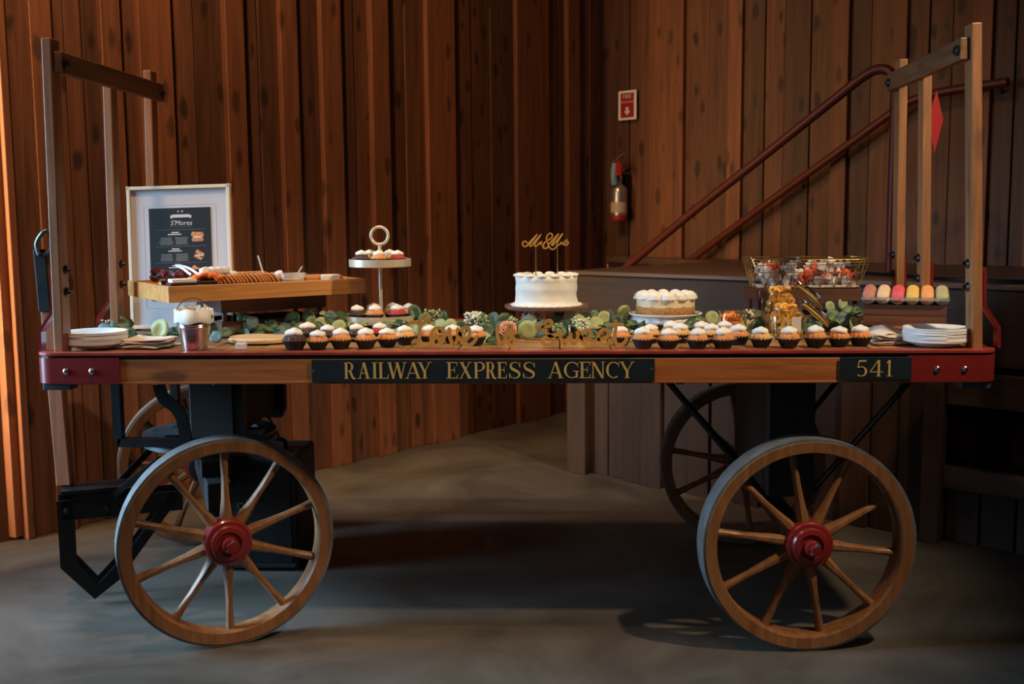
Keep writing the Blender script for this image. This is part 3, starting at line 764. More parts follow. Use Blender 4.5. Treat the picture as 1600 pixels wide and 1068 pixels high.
# ---- bundt cakes
def bundt_master(name, cakem, key):
    t = thing(name, (0, 0, 0), 'x', 'cake')
    def rf(r, a, j): return r*(1+(.045 if j >= 1 else .01)*math.cos(20*a)), (.0015*math.cos(20*a) if j == 2 else 0)
    MB().lathe([(.0205, 0), (.0260, .0125), (.0325, .0235), (.0300, .0235), (.0240, .012), (.018, .003)], 80, rf=lambda r, a, j: (r*(1+(.05 if j in (1,2,3) else .01)*math.cos(20*a)), (.0028*math.cos(20*a) if j in (2, 3) else 0))).build('paper_cup', CUP, t, smooth=50)
    m = MB()
    for k in range(20):
        a = 2*PI*(k)/20; c = Vector((math.cos(a), math.sin(a), 0)); u = Vector((-c.y, c.x, 0))
        b = c*.0315+Vector((0,0,.0245)); m.hexa([b-u*.0028, b+u*.0028, b+c*.0065+u*.0013+Vector((0,0,.0030)), b+c*.0065-u*.0013+Vector((0,0,.0030))] + [q+Vector((0,0,.0007)) for q in (b-u*.0028, b+u*.0028, b+c*.0065+u*.0013+Vector((0,0,.0030)), b+c*.0065-u*.0013+Vector((0,0,.0030)))])
    m.build('cup_points', CUPE, t)['kind'] = 'stuff'
    MB().lathe([(.020, .006), (.0285, .021), (.0290, .027), (.0265, .034), (.020, .041), (.010, .044), (0, .043)], 60, rf=lambda r, a, j: r*(1+(.055 if 0 < j < 5 else 0)*math.cos(12*a))).build('sponge', cakem, t, smooth='all')
    m = MB()
    m.lathe([(.012, .036), (.0205, .0375), (.0235, .042), (.0225, .0475), (.0170, .0520), (.0085, .0550), (.0040, .0578), (0, .0582)], 24, (.001, 0, 0), rf=lambda r, a, j: r*(1+.09*math.sin(3*a+j*.7)+.04*math.sin(5*a)))
    m.build('frosting', FROST, t, smooth='all')
    return t
masters = {k: bundt_master('bundt_cake', m_, k) for k, m_ in (('orange', ORANGE), ('lemon', YELLOW), ('chocolate', CHOC), ('red', REDV))}
used = set()
KN = {'orange': 'orange bundt cake', 'lemon': 'pale yellow bundt cake', 'chocolate': 'chocolate bundt cake', 'red': 'red velvet bundt cake'}
def put_bundt(kind, loc, label, group, s=1.0):
    if kind in used: t = copy_tree(masters[kind])
    else: t = masters[kind]; used.add(kind)
    t.location = loc; t.rotation_euler = (0, 0, random.uniform(0, 6)); t.scale = (s, s, s*random.uniform(.95, 1.06))
    t['label'] = label; t['group'] = group; return t
G1 = 'mini bundt cakes along the front edge'
row = [
 ('chocolate', 461, 547.5, 1.12, 'chocolate mini bundt cake at the far left end of the front row'),
 ('chocolate', 481, 533, 1.05, 'frosted chocolate mini bundt cake half hidden behind the leftmost chocolate one'),
 ('orange', 497, 547, 1.0, 'orange mini bundt cake beside the leftmost chocolate one'),
 ('chocolate', 512, 535, .95, 'chocolate mini bundt cake peeking out behind the first orange one from the left'),
 ('orange', 533, 545.5, 1.0, 'orange mini bundt cake, second orange one from the left end'),
 ('orange', 572, 545, 1.02, 'orange mini bundt cake in front of the tiered stand base, left of it'),
 ('chocolate', 558, 534, .95, 'chocolate mini bundt cake behind the front row just left of the stand base'),
 ('orange', 606, 542.5, 1.0, 'orange mini bundt cake in front of the tiered stand foot'),
 ('red', 593, 532, .95, 'red velvet mini bundt cake behind the front row at the stand foot'),
 ('lemon', 633, 539, 1.0, 'pale yellow mini bundt cake just left of the word Love'),
 ('orange', 672, 538, .97, 'orange mini bundt cake behind the letter o of Love'),
 ('orange', 708, 536.5, .97, 'orange mini bundt cake behind the letter v of Love'),
 ('orange', 743, 540, 1.0, 'orange mini bundt cake behind the last letter of Love'),
 ('orange', 970, 540, .97, 'orange mini bundt cake behind the last letter of Sweet'),
 ('orange', 1005, 545, 1.02, 'orange mini bundt cake right of the word Sweet, below the cheesecake'),
 ('lemon', 1016, 536, .98, 'pale mini bundt cake half hidden behind the one right of Sweet'),
 ('orange', 1044, 545, 1.03, 'orange mini bundt cake in front of a cluster of three below the cheesecake'),
 ('orange', 1049, 532, .98, 'rearmost orange mini bundt cake of the cluster below the cheesecake'),
 ('lemon', 1063, 536, 1.0, 'pale yellow mini bundt cake right in the cluster below the cheesecake'),
 ('orange', 1090, 545.5, 1.0, 'orange mini bundt cake, front left of the cluster before the low jar'),
 ('orange', 1096, 532, .98, 'rearmost orange mini bundt cake left in the cluster before the low jar'),
 ('lemon', 1112, 536, 1.0, 'pale yellow mini bundt cake amid the cluster before the low jar'),
 ('orange', 1130, 545.5, 1.04, 'orange mini bundt cake, front centre before the low jar'),
 ('orange', 1133, 531, .98, 'rearmost orange mini bundt cake directly before the low jar'),
 ('orange', 1154, 539.5, 1.0, 'orange mini bundt cake, right end of the cluster before the low jar'),
 ('lemon', 1189, 543.5, 1.0, 'yellow mini bundt cake standing left in front of the clip jars'),
 ('orange', 1232, 544, 1.03, 'orange mini bundt cake directly in front of the clip jars'),
 ('orange', 1274, 543, 1.03, 'orange mini bundt cake with a tall frosting top right of the clip jars'),
 ('orange', 1311, 542, 1.02, 'orange mini bundt cake, next to last at the right end of the row'),
 ('orange', 1344, 541, 1.02, 'orange mini bundt cake at the right end of the row by the napkins'),
]
for k, x, y, s, lab in row: put_bundt(k, lp_(x, y-2), lab, G1, s*.92)

# ---- tiered stand
def ydist(px_, py_): return atz(px_, py_, H)
sc_ = Vector((-.415, .50, H))   # centre of stand
def zat(py_, X, Y):  # height of a pixel row at a place
    p = aty(800, py_, Y); 
    d = ray(CAM.x, py_)
    # solve using projection of the point column
    lo_, hi_ = 0., 2.5
    for _ in range(40):
        mz = (lo_+hi_)/2; v = Vector((X, Y, mz))-CAM; yy = 534-FPX*v.dot(UP)/v.dot(FW)
        if yy > py_: lo_ = mz
        else: hi_ = mz
    return mz
def colx(px_, py_, Y): return aty(px_, py_, Y).x
cx_ = colx(595.5, 480, .50); sc_ = Vector((cx_, .50, H))
z1 = zat(500, cx_, .50)-.002; z2 = zat(414, cx_, .50)
st_ = thing('tiered_stand', sc_, 'two-tier champagne metal stand with a ring handle on top', 'cake stand')
r1 = (colx(655, 493, .5)-colx(536.5, 493, .5))/2; r2 = (colx(643, 409, .5)-colx(547, 409, .5))/2
def tray(r, z, nm): MB().lathe([(0, 0), (r-.004, 0), (r, .002), (r, .024), (r-.004, .024), (r-.005, .006), (0, .006)], 56, (0, 0, z)).build(nm, CHAMP, st_, smooth=30)
tray(r1, z1-H-.004, 'lower_tray'); tray(r2, z2-H-.005, 'upper_tray')
MB().lathe([(.0, .001), (.052, .001), (.050, .008), (.030, .022), (.018, .040), (.014, z1-H)], 28).build('foot', CHAMP, st_, smooth=40)
zr = zat(368, cx_, .50)-H
MB().lathe([(.0055, z1-H), (.0055, zr-.030)], 14).build('pole', CHAMP, st_, smooth=30)
MB().lathe([(.009, 0), (.009, .006), (.0055, .010)], 14, (0, 0, zr-.052)).build('collar', CHAMP, st_, smooth=30)
MB().tube([(.0265*math.cos(a), 0, zr+.0265*math.sin(a)) for a in [2*PI*k/32 for k in range(32)]], .0048, 10, closed=True).build('ring_handle', CHAMP, st_, smooth=True)
G2 = 'mini bundt cakes on the tiered stand'
zz1 = z1+.0035; zz2 = z2+.0025
for k, x, y, hgt, s, lab in (
   ('chocolate', 557, -.045, 1, 1, 'chocolate bundt cake left on the lower tray'), ('lemon', 583, .055, 1, 1, 'pale pink-topped bundt cake at the back of the lower tray, left of the pole'),
   ('orange', 585, -.055, 1, 1, 'orange bundt cake in front on the lower tray, left of the pole'), ('lemon', 613, .058, 1, 1, 'bundt cake at the back of the lower tray, right of the pole'),
   ('red', 620, -.045, 1, 1, 'red velvet bundt cake on the right front of the lower tray'), ('orange', 638, .010, 1, 1, 'orange bundt cake at the right edge of the lower tray'),
   ('chocolate', 565, -.005, 2, .85, 'chocolate bundt cake left on the upper tray'), ('lemon', 577, .045, 2, .85, 'pale bundt cake at the back left of the upper tray'),
   ('orange', 592, -.048, 2, .9, 'orange bundt cake in front on the upper tray'), ('lemon', 609, .044, 2, .85, 'pale bundt cake at the back right of the upper tray'),
   ('red', 621, -.012, 2, .9, 'red velvet bundt cake right on the upper tray')):
    Y = .50+y; z = zz1 if hgt == 1 else zz2
    put_bundt(k, (colx(x, 480 if hgt == 1 else 395, Y), Y, z), lab, G2, s*.86)

# ---- white cake on glass stand
Yc = .46
def X_(px_, py_, Y=Yc): return colx(px_, py_, Y)
cxx = X_(854, 470); rp = (X_(921, 472)-X_(788, 472))/2
zp = zat(477, cxx, Yc)
gs = thing('glass_cake_stand', (cxx, Yc, H), 'glass pedestal stand coloured by reflected red wood, under the white cake', 'cake stand')
MB().lathe([(0, zp-H-.010), (rp-.012, zp-H-.010), (rp-.002, zp-H-.003), (rp, zp-H+.004), (rp-.004, zp-H+.003), (rp-.012, zp-H-.002), (0, zp-H-.002)], 56).build('plate', GLASSREFL, gs, smooth=40)
MB().lathe([(0, 0), (.055, 0), (.055, .006), (.030, .014), (.022, .030), (.020, .045), (.028, zp-H-.010), (0, zp-H-.010)], 24, rf=lambda r, a, j: r*(1+.06*math.cos(12*a+j*PI))).build('pedestal', GLASSREFL, gs, smooth=20)
rc = (X_(902, 445)-X_(805, 445))/2; ztop = zat(429, cxx, Yc)
wc = thing('white_cake', (X_(853.5, 450), Yc, zp-.0015), 'round white frosted cake with a gold topper on a glass stand', 'cake')
hc = ztop-zp
rnd = random.Random(3)
prof = [(0, 0), (rc+.012, 0), (rc+.010, .006), (rc+.002, .011)]+[(rc-.001+.0012*math.sin(k*1.7), .011+(hc-.018)*k/8) for k in range(1, 9)]+[(rc-.004, hc-.002), (rc-.016, hc+.0005), (0, hc-.001)]
MB().lathe(prof, 64, rf=lambda r, a, j: r*(1+.008*math.sin(5*a+j*.8)+.005*math.sin(13*a+j))).build('icing', WHITEC, wc, smooth='all')
m = MB()
for k in range(14):
    a = 2*PI*k/14+.1; m.ball(((rc-.010)*math.cos(a), (rc-.010)*math.sin(a), hc+.001), .016, 1, 1, .42, 12, 6, Rz(a))
m.build('piped_rim', WHITEC, wc, smooth='all')
m = MB()
for k in range(26):
    a = 2*PI*k/26; m.ball(((rc+.006)*math.cos(a), (rc+.006)*math.sin(a), .005), .009, 1, 1.1, .55, 8, 5, Rz(a))
m.build('piped_base', WHITEC, wc, smooth='all')
# script helper: pixel strokes onto the plane y=Y
def script(strokes, ox, oy, sc__, Y, r, thick, mt, name, parent=None, per=6):
    m = MB()
    for i, s in enumerate(strokes):
        pts = [aty(ox+x/sc__, oy+y/sc__, Y) for x, y in s]
        sp = spline(pts, per); n = len(sp)
        rr = [r*(.62+.38*min(1, min(k, n-1-k)/3)) for k in range(n)]
        yo = -.00008*i
        m.tube([p+Vector((0, yo, 0)) for p in sp], rr, flat=((0, 1, 0), thick))
    return m
TY = Yc-.02
tp = thing('cake_topper', (X_(854, 420, TY), TY, ztop-.03), 'gold script cake topper reading Mr & Mrs on two sticks', 'topper')
m = script([[(235,385),(215,340),(160,335),(128,380),(150,440),(215,452),(300,350),(400,250),(485,155)], [(485,155),(400,280),(310,390),(300,440),(340,440),(430,330),(575,158)], [(575,158),(480,300),(420,400),(430,450),(480,430),(530,370),(570,350),(590,340),(560,390),(600,420)],
    [(600,460),(640,500),(710,490),(745,430),(720,340),(700,260),(730,180),(795,140),(840,185),(815,250),(730,310),(650,370),(625,440),(650,495)],
    [(600,345),(530,400)], [(760,440),(790,500),(850,522),(920,480),(950,420)], [(755,420),(800,350),(900,240),(995,140)], [(995,140),(900,280),(830,400),(845,430),(930,330),(1000,240),(1095,140)], [(1095,140),(1010,270),(955,370),(970,425),(1020,400),(1060,350),(1075,400),(1110,380),(1130,300),(1125,400),(1160,425),(1200,400),(1235,350)], [(1110,400),(1150,340),(1195,285),(1190,330),(1210,380),(1160,420)]],
    808, 355, 15.25, TY, .0021, .003, GOLD, 'script')
o = m.build('script', GOLD, tp)
for x in (837.3, 871.0): MB().beam((X_(x, 384, TY), TY, zat(384, X_(x, 384, TY), TY)), (X_(x, 424, TY), TY, ztop-.03), .0035, .003).build('stick', GOLDW, tp)
def fixinv(t):
    bpy.context.view_layer.update()
    for c in t.children: c.matrix_parent_inverse = t.matrix_world.inverted()
fixinv(tp)

# ---- cheesecake
Yk = .42; kx = X_(1039.5, 485, Yk); zk = zat(490, kx, Yk); rk = (X_(1096, 485, Yk)-X_(981, 485, Yk))/2
ks = thing('scalloped_stand', (kx, Yk, H), 'low white scalloped plate stand on gold wire legs under the cheesecake', 'cake stand')
MB().lathe([(0, zk-H), (rk-.010, zk-H), (rk-.001, zk-H+.004), (rk, zk-H+.002), (rk-.006, zk-H-.004), (0, zk-H-.004)], 56).build('plate', PLATE, ks, smooth=40)
MB().lathe([(rk-.014, zk-H-.004), (rk-.008, zk-H-.012), (rk-.006, zk-H-.024), (rk-.010, zk-H-.024), (rk-.018, zk-H-.006)], 120, rf=lambda r, a, j: r*(1+(.018 if j in (1, 2, 3) else 0)*math.cos(20*a))).build('scalloped_rim', PLATE, ks, smooth='all')
for k in range(5):
    a = 2*PI*k/5+.6; c = Vector(((rk-.03)*math.cos(a), (rk-.03)*math.sin(a), 0))
    MB().tube([c+Vector((-.008, 0, zk-H-.006)), c+Vector((-.004, 0, .001)), c+Vector((.004, 0, .001)), c+Vector((.008, 0, zk-H-.006))], .0016, 6).build('wire_leg', GOLDW, ks, smooth=True)
rk2 = (X_(1085, 470, Yk)-X_(993, 470, Yk))/2
kc = thing('cheesecake', (kx, Yk, zk+.0005), 'round cheesecake with biscuit base and piped white rosettes', 'cake')
hcr = zat(479, kx, Yk-.05)-zk+.004
MB().lathe([(0, 0), (rk2, 0), (rk2, .023), (rk2-.004, .025), (0, .025)], 72, rf=lambda r, a, j: (r*(1+.006*math.sin(17*a)+.006*math.sin(31*a+1)), .0016*math.sin(11*a)+.001*math.sin(23*a) if j in (2, 3) else 0)).build('biscuit_base', CRUST, kc, smooth='all')
MB().lathe([(0, .023), (rk2-.001, .023), (rk2-.001, .046), (0, .046)], 56).build('filling', CREAMY, kc, smooth=40)
m = MB()
for k in range(12):
    a = 2*PI*k/12; 
    m.lathe([(.004, 0), (.0225, .002), (.0235, .008), (.0195, .012), (.0205, .015), (.014, .020), (.013, .0225), (.005, .026), (0, .026)], 24, ((rk2-.016)*math.cos(a), (rk2-.016)*math.sin(a), .042), rf=lambda r, a_, j: r*(1+.09*math.cos(9*a_+j*.5)))
for k in range(5):
    a = 2*PI*k/5+.3
    m.lathe([(.004, 0), (.0225, .002), (.0235, .008), (.0195, .012), (.014, .018), (.005, .024), (0, .024)], 24, (.030*math.cos(a), .030*math.sin(a), .042), rf=lambda r, a_, j: r*(1+.09*math.cos(9*a_+j*.5)))
m.build('rosettes', FROST, kc, smooth='all')

# ---- cut-out words
WY = .095
def word(nm, lab, strokes, ox, oy, s, r):
    m = script(strokes, ox, oy, s, WY, r, .006, GOLD, nm)
    t = m.build('word_sign', GOLD); tag(t, lab, 'sign', 'gold cut-out words on the front edge')
    bpy.context.view_layer.update(); zmin = min(v.co.z for v in t.data.vertices); t.location = (0, 0, H+.0027-zmin)
    ox_ = Vector((sum(v.co.x for v in t.data.vertices)/len(t.data.vertices), WY, zmin)); t.data.transform(Matrix.Translation(-ox_)); t.location = t.location+ox_
    return t
word('love', 'gold cut-out word Love standing on the front edge', [[(75,280),(130,225),(220,215),(290,225),(350,150),(400,95),(450,100),(475,140),(450,200),(380,240),(330,240)], [(345,190),(325,300),(318,420),(312,540),(300,600)], [(170,655),(190,610),(240,600),(310,640),(400,665),(500,660),(570,640),(610,560),(640,470)],
  [(690,320),(620,360),(560,470),(560,580),(620,680),(700,690),(780,620),(830,500),(820,400),(760,340),(690,320)], [(660,420),(670,500),(720,560),(790,550),(860,480),(930,400)], [(940,320),(935,430),(960,560),(1020,690),(1090,600),(1120,480),(1110,360),(1090,340)], [(1090,340),(1130,420),(1180,470),(1280,560),(1350,480),(1350,370),(1280,320),(1200,370),(1155,480),(1180,590),(1250,670),(1340,690),(1420,650),(1490,560),(1510,480)]], 632, 490, 13.333, .0049)
word('is', 'short gold cut-out word is in the middle', [[(345,260),(335,360),(340,480),(370,600),(410,680),(460,660),(500,570),(530,470)], [(500,520),(540,400),(560,320),(610,290),(635,340),(610,420),(600,480),(650,520),(690,580),(680,650),(630,690),(575,660),(570,600),(590,560)], [(640,440),(700,440),(755,410)], [(560,340),(560,420),(590,470),(640,560)]], 752, 490, 13.333, .0050)
word('sweet', 'gold cut-out word Sweet standing right of the middle', [[(40,265),(80,235),(140,235),(190,180),(250,145),(300,165),(290,215),(220,235),(165,250),(190,310),(260,370),(330,420),(340,470),(290,515),(210,520),(155,475),(185,415),(260,385),(370,365),(430,340)], [(430,290),(430,360),(455,450),(495,515),(545,450),(590,370),(600,330)], [(595,330),(600,420),(630,500),(680,480),(710,400),(695,300),(690,290)], [(690,300),(740,380),(800,430),(870,420),(920,360),(890,300),(830,300),(770,360),(760,440),(810,505),(880,520),(960,490),(1010,430)],
  [(1010,430),(1090,430),(1170,390),(1200,330),(1150,285),(1080,300),(1030,370),(1030,450),(1080,510),(1160,515),(1230,460),(1275,390)], [(1305,140),(1300,260),(1285,400),(1310,500),(1380,520),(1450,470),(1480,390)], [(1200,210),(1310,205),(1430,205)]], 832, 490, 10, .0047)

# ---- plates
def plate_stack(px_, pyb, r, n, hh, lab, m_, tilt=0):
    p = lp_(px_, pyb); 
    t0 = None
    for k in range(n):
        prof = [(0, 0), (r*.62, 0), (r*.72, .004), (r*.93, .0115), (r, .0122), (r, .0162), (r*.92, .0150), (r*.70, .006), (0, .002)]
        if t0 is None:
            o = MB().lathe([(a, b) for a, b in prof], 48).build('paper_plate', m_, None, smooth='all'); t0 = o
        else: o = t0.copy(); COL.objects.link(o)
        o.location = (p.x+random.uniform(-.0012, .0012), p.y, H+.0022+k*hh)
        kk = ('bottom plate' if k == 0 else 'top plate' if k == n-1 else None)
        tag(o, (kk+' of the ' if kk else 'white paper plate inside the ')+lab, 'plate', lab)
plate_stack(151, 543, .0845, 9, .0037, 'stack of white plates at the left end', PLATE)
plate_stack(1461.5, 540, .0845, 11, .0033, 'stack of white plates at the right end', PLATE)

# ---- napkins
def napkins(px_, py_, w_, d_, n, lab, grp, seed):
    r_ = random.Random(seed); p = lp_(px_, py_)
    for k in range(n):
        m = MB(); nx, ny = 8, 6; g = []
        z0 = .0035+k*.0062
        for j in range(ny+1):
            rw = []
            for i in range(nx+1):
                u = i/nx-.5; v = j/ny-.5
                rw.append(m.bm.verts.new((u*w_+.004*math.sin(5*v+k), v*d_, z0+.0025*math.sin(7*u+2*k)*abs(u)*2+.0015*math.cos(6*v+k)+(abs(u)**3)*.012*k/2)))
            g.append(rw)
        for j in range(ny):
            for i in range(nx): m._f([g[j][i], g[j][i+1], g[j+1][i+1], g[j+1][i]])
        o = m.build('paper_napkin', NAPK, None, smooth='all'); md = o.modifiers.new('s', 'SOLIDIFY'); md.thickness = .003
        o.location = p; o.rotation_euler = (0, 0, r_.uniform(-.35, .35))
        tag(o, lab, 'napkin', grp)
napkins(235, 541, .125, .12, 4, 'folded blush paper napkin in the pile between the plates and the bucket', 'napkins by the bucket', 1)
napkins(1390, 535, .12, .12, 4, 'folded cream paper napkin in the pile beside the right plates', 'napkins by the right plates', 5)
# peaked loose napkin on the right pile
p = lp_(1384, 531)
m = MB(); n_ = 10; g = []
for j in range(n_+1):
    rw = []
    for i in range(n_+1):
        u = i/n_-.5; v = j/n_-.5; rr = math.hypot(u, v)
        rw.append(m.bm.verts.new((u*.125, v*.11, .030+.020*max(0, 1-3.0*abs(u+.1))*(1-abs(v))+.006*math.sin(9*u+3*v)-.022*rr)))
    g.append(rw)
for j in range(n_):
    for i in range(n_): m._f([g[j][i], g[j][i+1], g[j+1][i+1], g[j+1][i]])
o = m.build('paper_napkin', NAPK, None, smooth=25); md = o.modifiers.new('s', 'SOLIDIFY'); md.thickness = .002
o.location = p; o.rotation_euler = (0, 0, .4); tag(o, 'crumpled cream napkin peaking up on the pile left of the right plates', 'napkin')

# ---- bucket with wooden spoons
Yb = .075; bx = X_(304, 520, Yb); bz = H+.0025
bk = thing('tin_bucket', (bx, Yb, bz), 'small galvanised tin bucket holding wooden spoons', 'bucket')
ra = (X_(323, 545, Yb)-X_(287, 545, Yb))/2; rb2 = (X_(331, 495, Yb)-X_(275, 495, Yb))/2; hb_ = zat(490, bx, Yb)-bz
fr = lambda t: ra+(rb2-ra)*t
MB().lathe([(0, 0), (ra, 0), (ra+.001, .003), (fr(.25), hb_*.25), (fr(.62), hb_*.62), (fr(.64)+.0015, hb_*.645), (fr(.67), hb_*.67), (fr(.70)+.0015, hb_*.695), (fr(.72), hb_*.72), (fr(.98), hb_*.98), (rb2+.002, hb_), (rb2, hb_+.002), (rb2-.002, hb_-.002), (ra-.002, .004), (0, .004)], 40).build('body', GALV, bk, smooth=35)
MB().tube([(rb2*math.cos(a)*.98, -.004, hb_-.006+.048*math.sin(a)) for a in [PI*k/20 for k in range(21)]], .0014, 6).build('wire_handle', CHROME, bk, smooth=True)
for s in (-1, 1): MB().box((s*(rb2+.001), -.004, hb_-.008), (.004, .012, .012)).build('handle_lug', GALV, bk, bevel=.001)
m = MB()
A = []
for k in range(48):
    a = 2*PI*k/48; c = Vector((math.cos(a), math.sin(a), 0))
    A.append([m.bm.verts.new(c*(rb2+.0035)+Vector((0, 0, hb_-.022+.003*math.sin(5*a)))), m.bm.verts.new(c*(rb2+.002)+Vector((0, 0, hb_+.014+.003*math.sin(7*a)))), m.bm.verts.new(c*(rb2+.001)+Vector((0, 0, hb_+.012))), m.bm.verts.new(c*(rb2-.008)+Vector((0,0,hb_-.03)))])
for k in range(48):
    a, b = A[k], A[(k+1) % 48]
    for j in range(3): m._f([a[j], b[j], b[j+1], a[j+1]])
m.build('paper_liner', WHITE, bk, smooth='all')
r_ = random.Random(4)
for k in range(16):
    a = 2*PI*k/16*1.0; rr = rb2*r_.uniform(.25, .72)
    tx = math.cos(a)*rr; ty = math.sin(a)*rr; h_ = hb_+r_.uniform(.014, .027)
    sp = MB().beam((bx+tx*.6, Yb+ty*.6, bz+.008), (bx+tx*1.05, Yb+ty*1.05, bz+h_), .009, .0018, (1, r_.uniform(-.5,.5), 0)).build('wooden_spoon', STICKW, None, bevel=.0006)
    tag(sp, 'flat wooden spoon standing in the tin bucket', 'spoon', 'wooden spoons in the bucket')

# ---- wooden board, tealight
p = lp_(402, 537)
bd = MB().lathe([(0, 0), (.098, 0), (.10, .003), (.10, .009), (.097, .012), (0, .012)], 48, M=Matrix.Diagonal((1, .95, 1))).build('round_board', BOARDW, None, smooth=35)
bd.location = (p.x, p.y+.065, H+.003); tag(bd, 'pale round wooden board lying among leaves left of the bundt cakes', 'board')
p = lp_(375, 548)
tl = thing('tealight', (p.x, p.y+.012, H+.0027), 'small white cube-shaped candle by the front edge near the bucket', 'candle')
MB().box((0, 0, .009), (.027, .024, .018)).build('wax', PLATE, tl, bevel=.003)
MB().tube([(0, 0, .018), (.001, 0, .023)], .0006, 5).build('wick', BLACK, tl)

# ---- framed menu
fy = .615; f0 = aty(213, 516, fy); f1 = aty(370, 514, fy)
fw_ = (aty(359, 293, fy+.03)-aty(195, 291, fy+.03)).x*.985; fh = .455
fz = H+.003; lean = math.radians(5)
fm = thing('framed_menu', (f0.x-.014, fy, fz), 'cream-framed menu board with a black poster leaning behind the wooden tray', 'frame')
fm.rotation_euler = (-lean, math.radians(-1.2), 0)
bw = .011
m = MB()
for c, d in (((fw_/2, 0, bw/2), (fw_, .018, bw)), ((fw_/2, 0, fh-bw/2), (fw_, .018, bw)), ((bw/2, 0, fh/2), (bw, .018, fh)), ((fw_-bw/2, 0, fh/2), (bw, .018, fh))): m.box(c, d)
m.build('frame', FRAMEM, fm, bevel=.0015)
MB().box((fw_/2, .003, fh/2), (fw_-2*bw, .004, fh-2*bw)).build('mat_board', MATB, fm)
m = MB(); q = [(.037, .037), (fw_-.036, fh-.062)]
for c, d in (((fw_/2, .0008, .066), (fw_-.10, .001, .0012)), ((fw_/2, .0008, fh-.060), (fw_-.10, .001, .0012)), ((.050, .0008, fh/2), (.0012, .001, fh-.126)), ((fw_-.050, .0008, fh/2), (.0012, .001, fh-.126))): m.box(c, d)
m.build('mat_line', PRINTW, fm)
px0, px1, pz0, pz1 = .068, .268, .090, .384
ps_ = MB().box(((px0+px1)/2, -.0005, (pz0+pz1)/2), (px1-px0, .001, pz1-pz0)).build('poster', POSTER, fm)
def PR(u, v): return (px0+(px1-px0)*u, pz1-(pz1-pz0)*v)
def prt(rects, m_, nm):
    b = MB()
    for u0, v0, u1, v1 in rects:
        a = PR(u0, v0); c = PR(u1, v1); b.box(((a[0]+c[0])/2, -.0013, (a[1]+c[1])/2), (abs(c[0]-a[0]), .0004, abs(a[1]-c[1])))
    o = b.build(nm, m_, ps_); o['kind'] = 'stuff'; return o
prt([(.38, .072, .66, .104), (.35, .080, .38, .112), (.66, .080, .69, .112)], PRINTW, 'banner')
b = MB()
for u in (.48, .545):
    a = PR(u, .038); b.lathe([(.0028, 0), (.0028, .0004), (0, .0004)], 12, (a[0], -.0012, a[1]), M=Rx(PI/2))
b.build('emblem', PRINTW, ps_)
prt([(.10, .235, .92, .2375), (.10, .415, .92, .4175), (.10, .595, .92, .5975), (.33, .205, .70, .207)], PRINTG, 'rule')
a = PR(.52, .188); text("S'Mores", .022, (a[0], -.0012, a[1]), (1,0,0), (0,0,1), PRINTW, ps_, 'lettering', .0002, .25)
rr_ = random.Random(8); L1 = []; L2_ = []
for v0 in (.26, .44, .62):
    L1 += [(.36, v0, .48, v0+.012), (.30, v0+.022, .52, v0+.032)]
    for k in range(6):
        w1 = rr_.uniform(.17, .24)/2; L2_ += [(.27-w1, v0+.06+k*.014, .27+w1, v0+.066+k*.014)]
        w1 = rr_.uniform(.17, .22)/2; L2_ += [(.52-w1, v0+.06+k*.014, .52+w1, v0+.066+k*.014)]
prt(L1, PRINTW, 'small_heading'); prt(L2_, PRINTG, 'small_text')
def pic(u, v, sx, sz, tilt):
    b = MB(); a = PR(u, v)
    b.prism([(-.5*sx, .1*sz), (-.42*sx, .45*sz), (.42*sx, .40*sz), (.5*sx, .05*sz), (.4*sx, .0), (-.4*sx, 0)], (a[0], -.0012, a[1]), Ry(tilt) @ Vector((1,0,0)), Ry(tilt) @ Vector((0,0,1)), (0,-1,0), .0005)
    b.prism([(-.45*sx, -.15*sz), (-.40*sx, -.48*sz), (.40*sx, -.45*sz), (.48*sx, -.1*sz)][::-1], (a[0], -.0012, a[1]), Ry(tilt) @ Vector((1,0,0)), Ry(tilt) @ Vector((0,0,1)), (0,-1,0), .0005)
    b.build('sandwich_picture', PRINTO, ps_)
    b = MB(); b.prism([(-.38*sx, -.13*sz), (.36*sx, -.10*sz), (.30*sx, .02*sz), (-.30*sx, .02*sz)], (a[0], -.0015, a[1]), (1,0,0), (0,0,1), (0,-1,0), .0004); b.build('filling_picture', PRINTW, ps_)
pic(.78, .315, .042, .034, 0); pic(.80, .515, .032, .028, .5); pic(.74, .69, .036, .032, .5)
MB().beam((fw_*.5, .012, fh*.75), (fw_*.5, .15, .018), .03, .006).build('easel_leg', FRAMEM, fm)

# ---- black riser crate under the tray
def crate(nm, loc, rz, w_, d_, h_, rows, lab, slat_h, post=.012, base=0):
    t = thing(nm, loc, lab, 'crate', rz=rz)
    gap = (h_-base-rows*slat_h)/max(1, rows-1)
    for r in range(rows):
        z = base+slat_h/2+r*(slat_h+gap)
        for s in (-1, 1):
            MB().box((0, 0, 0), (w_, .008, slat_h)).build('slat', CRATEW, t, bevel=.001).location = (0, s*(d_/2-.004), z)
            MB().box((0, 0, 0), (.008, d_-.018, slat_h)).build('slat', CRATEW, t, bevel=.001).location = (s*(w_/2-.004), 0, z)
    for sx in (-1, 1):
        for sy in (-1, 1): MB().box((0, 0, 0), (post, post, h_-.004)).build('corner_post', CRATEW, t, bevel=.001).location = (sx*(w_/2-.009-post/2), sy*(d_/2-.009-post/2), h_/2)
    MB().box((0, 0, base+.004), (w_-.02, d_-.02, .006)).build('bottom', CRATEW, t)
    return t
tc_ = Vector((-.833, .525, 0))
tz = .935
e1 = Vector((.49, .37, 0)).normalized(); e2 = Vector((-e1.y, e1.x, 0))
c1 = crate('riser_crate', (-.80, .565, H+.0028), math.atan2(e1.y, e1.x)-.0, .34, .22, tz-H-.0032, 2, 'dark slatted wooden crate under the long tray', .045)
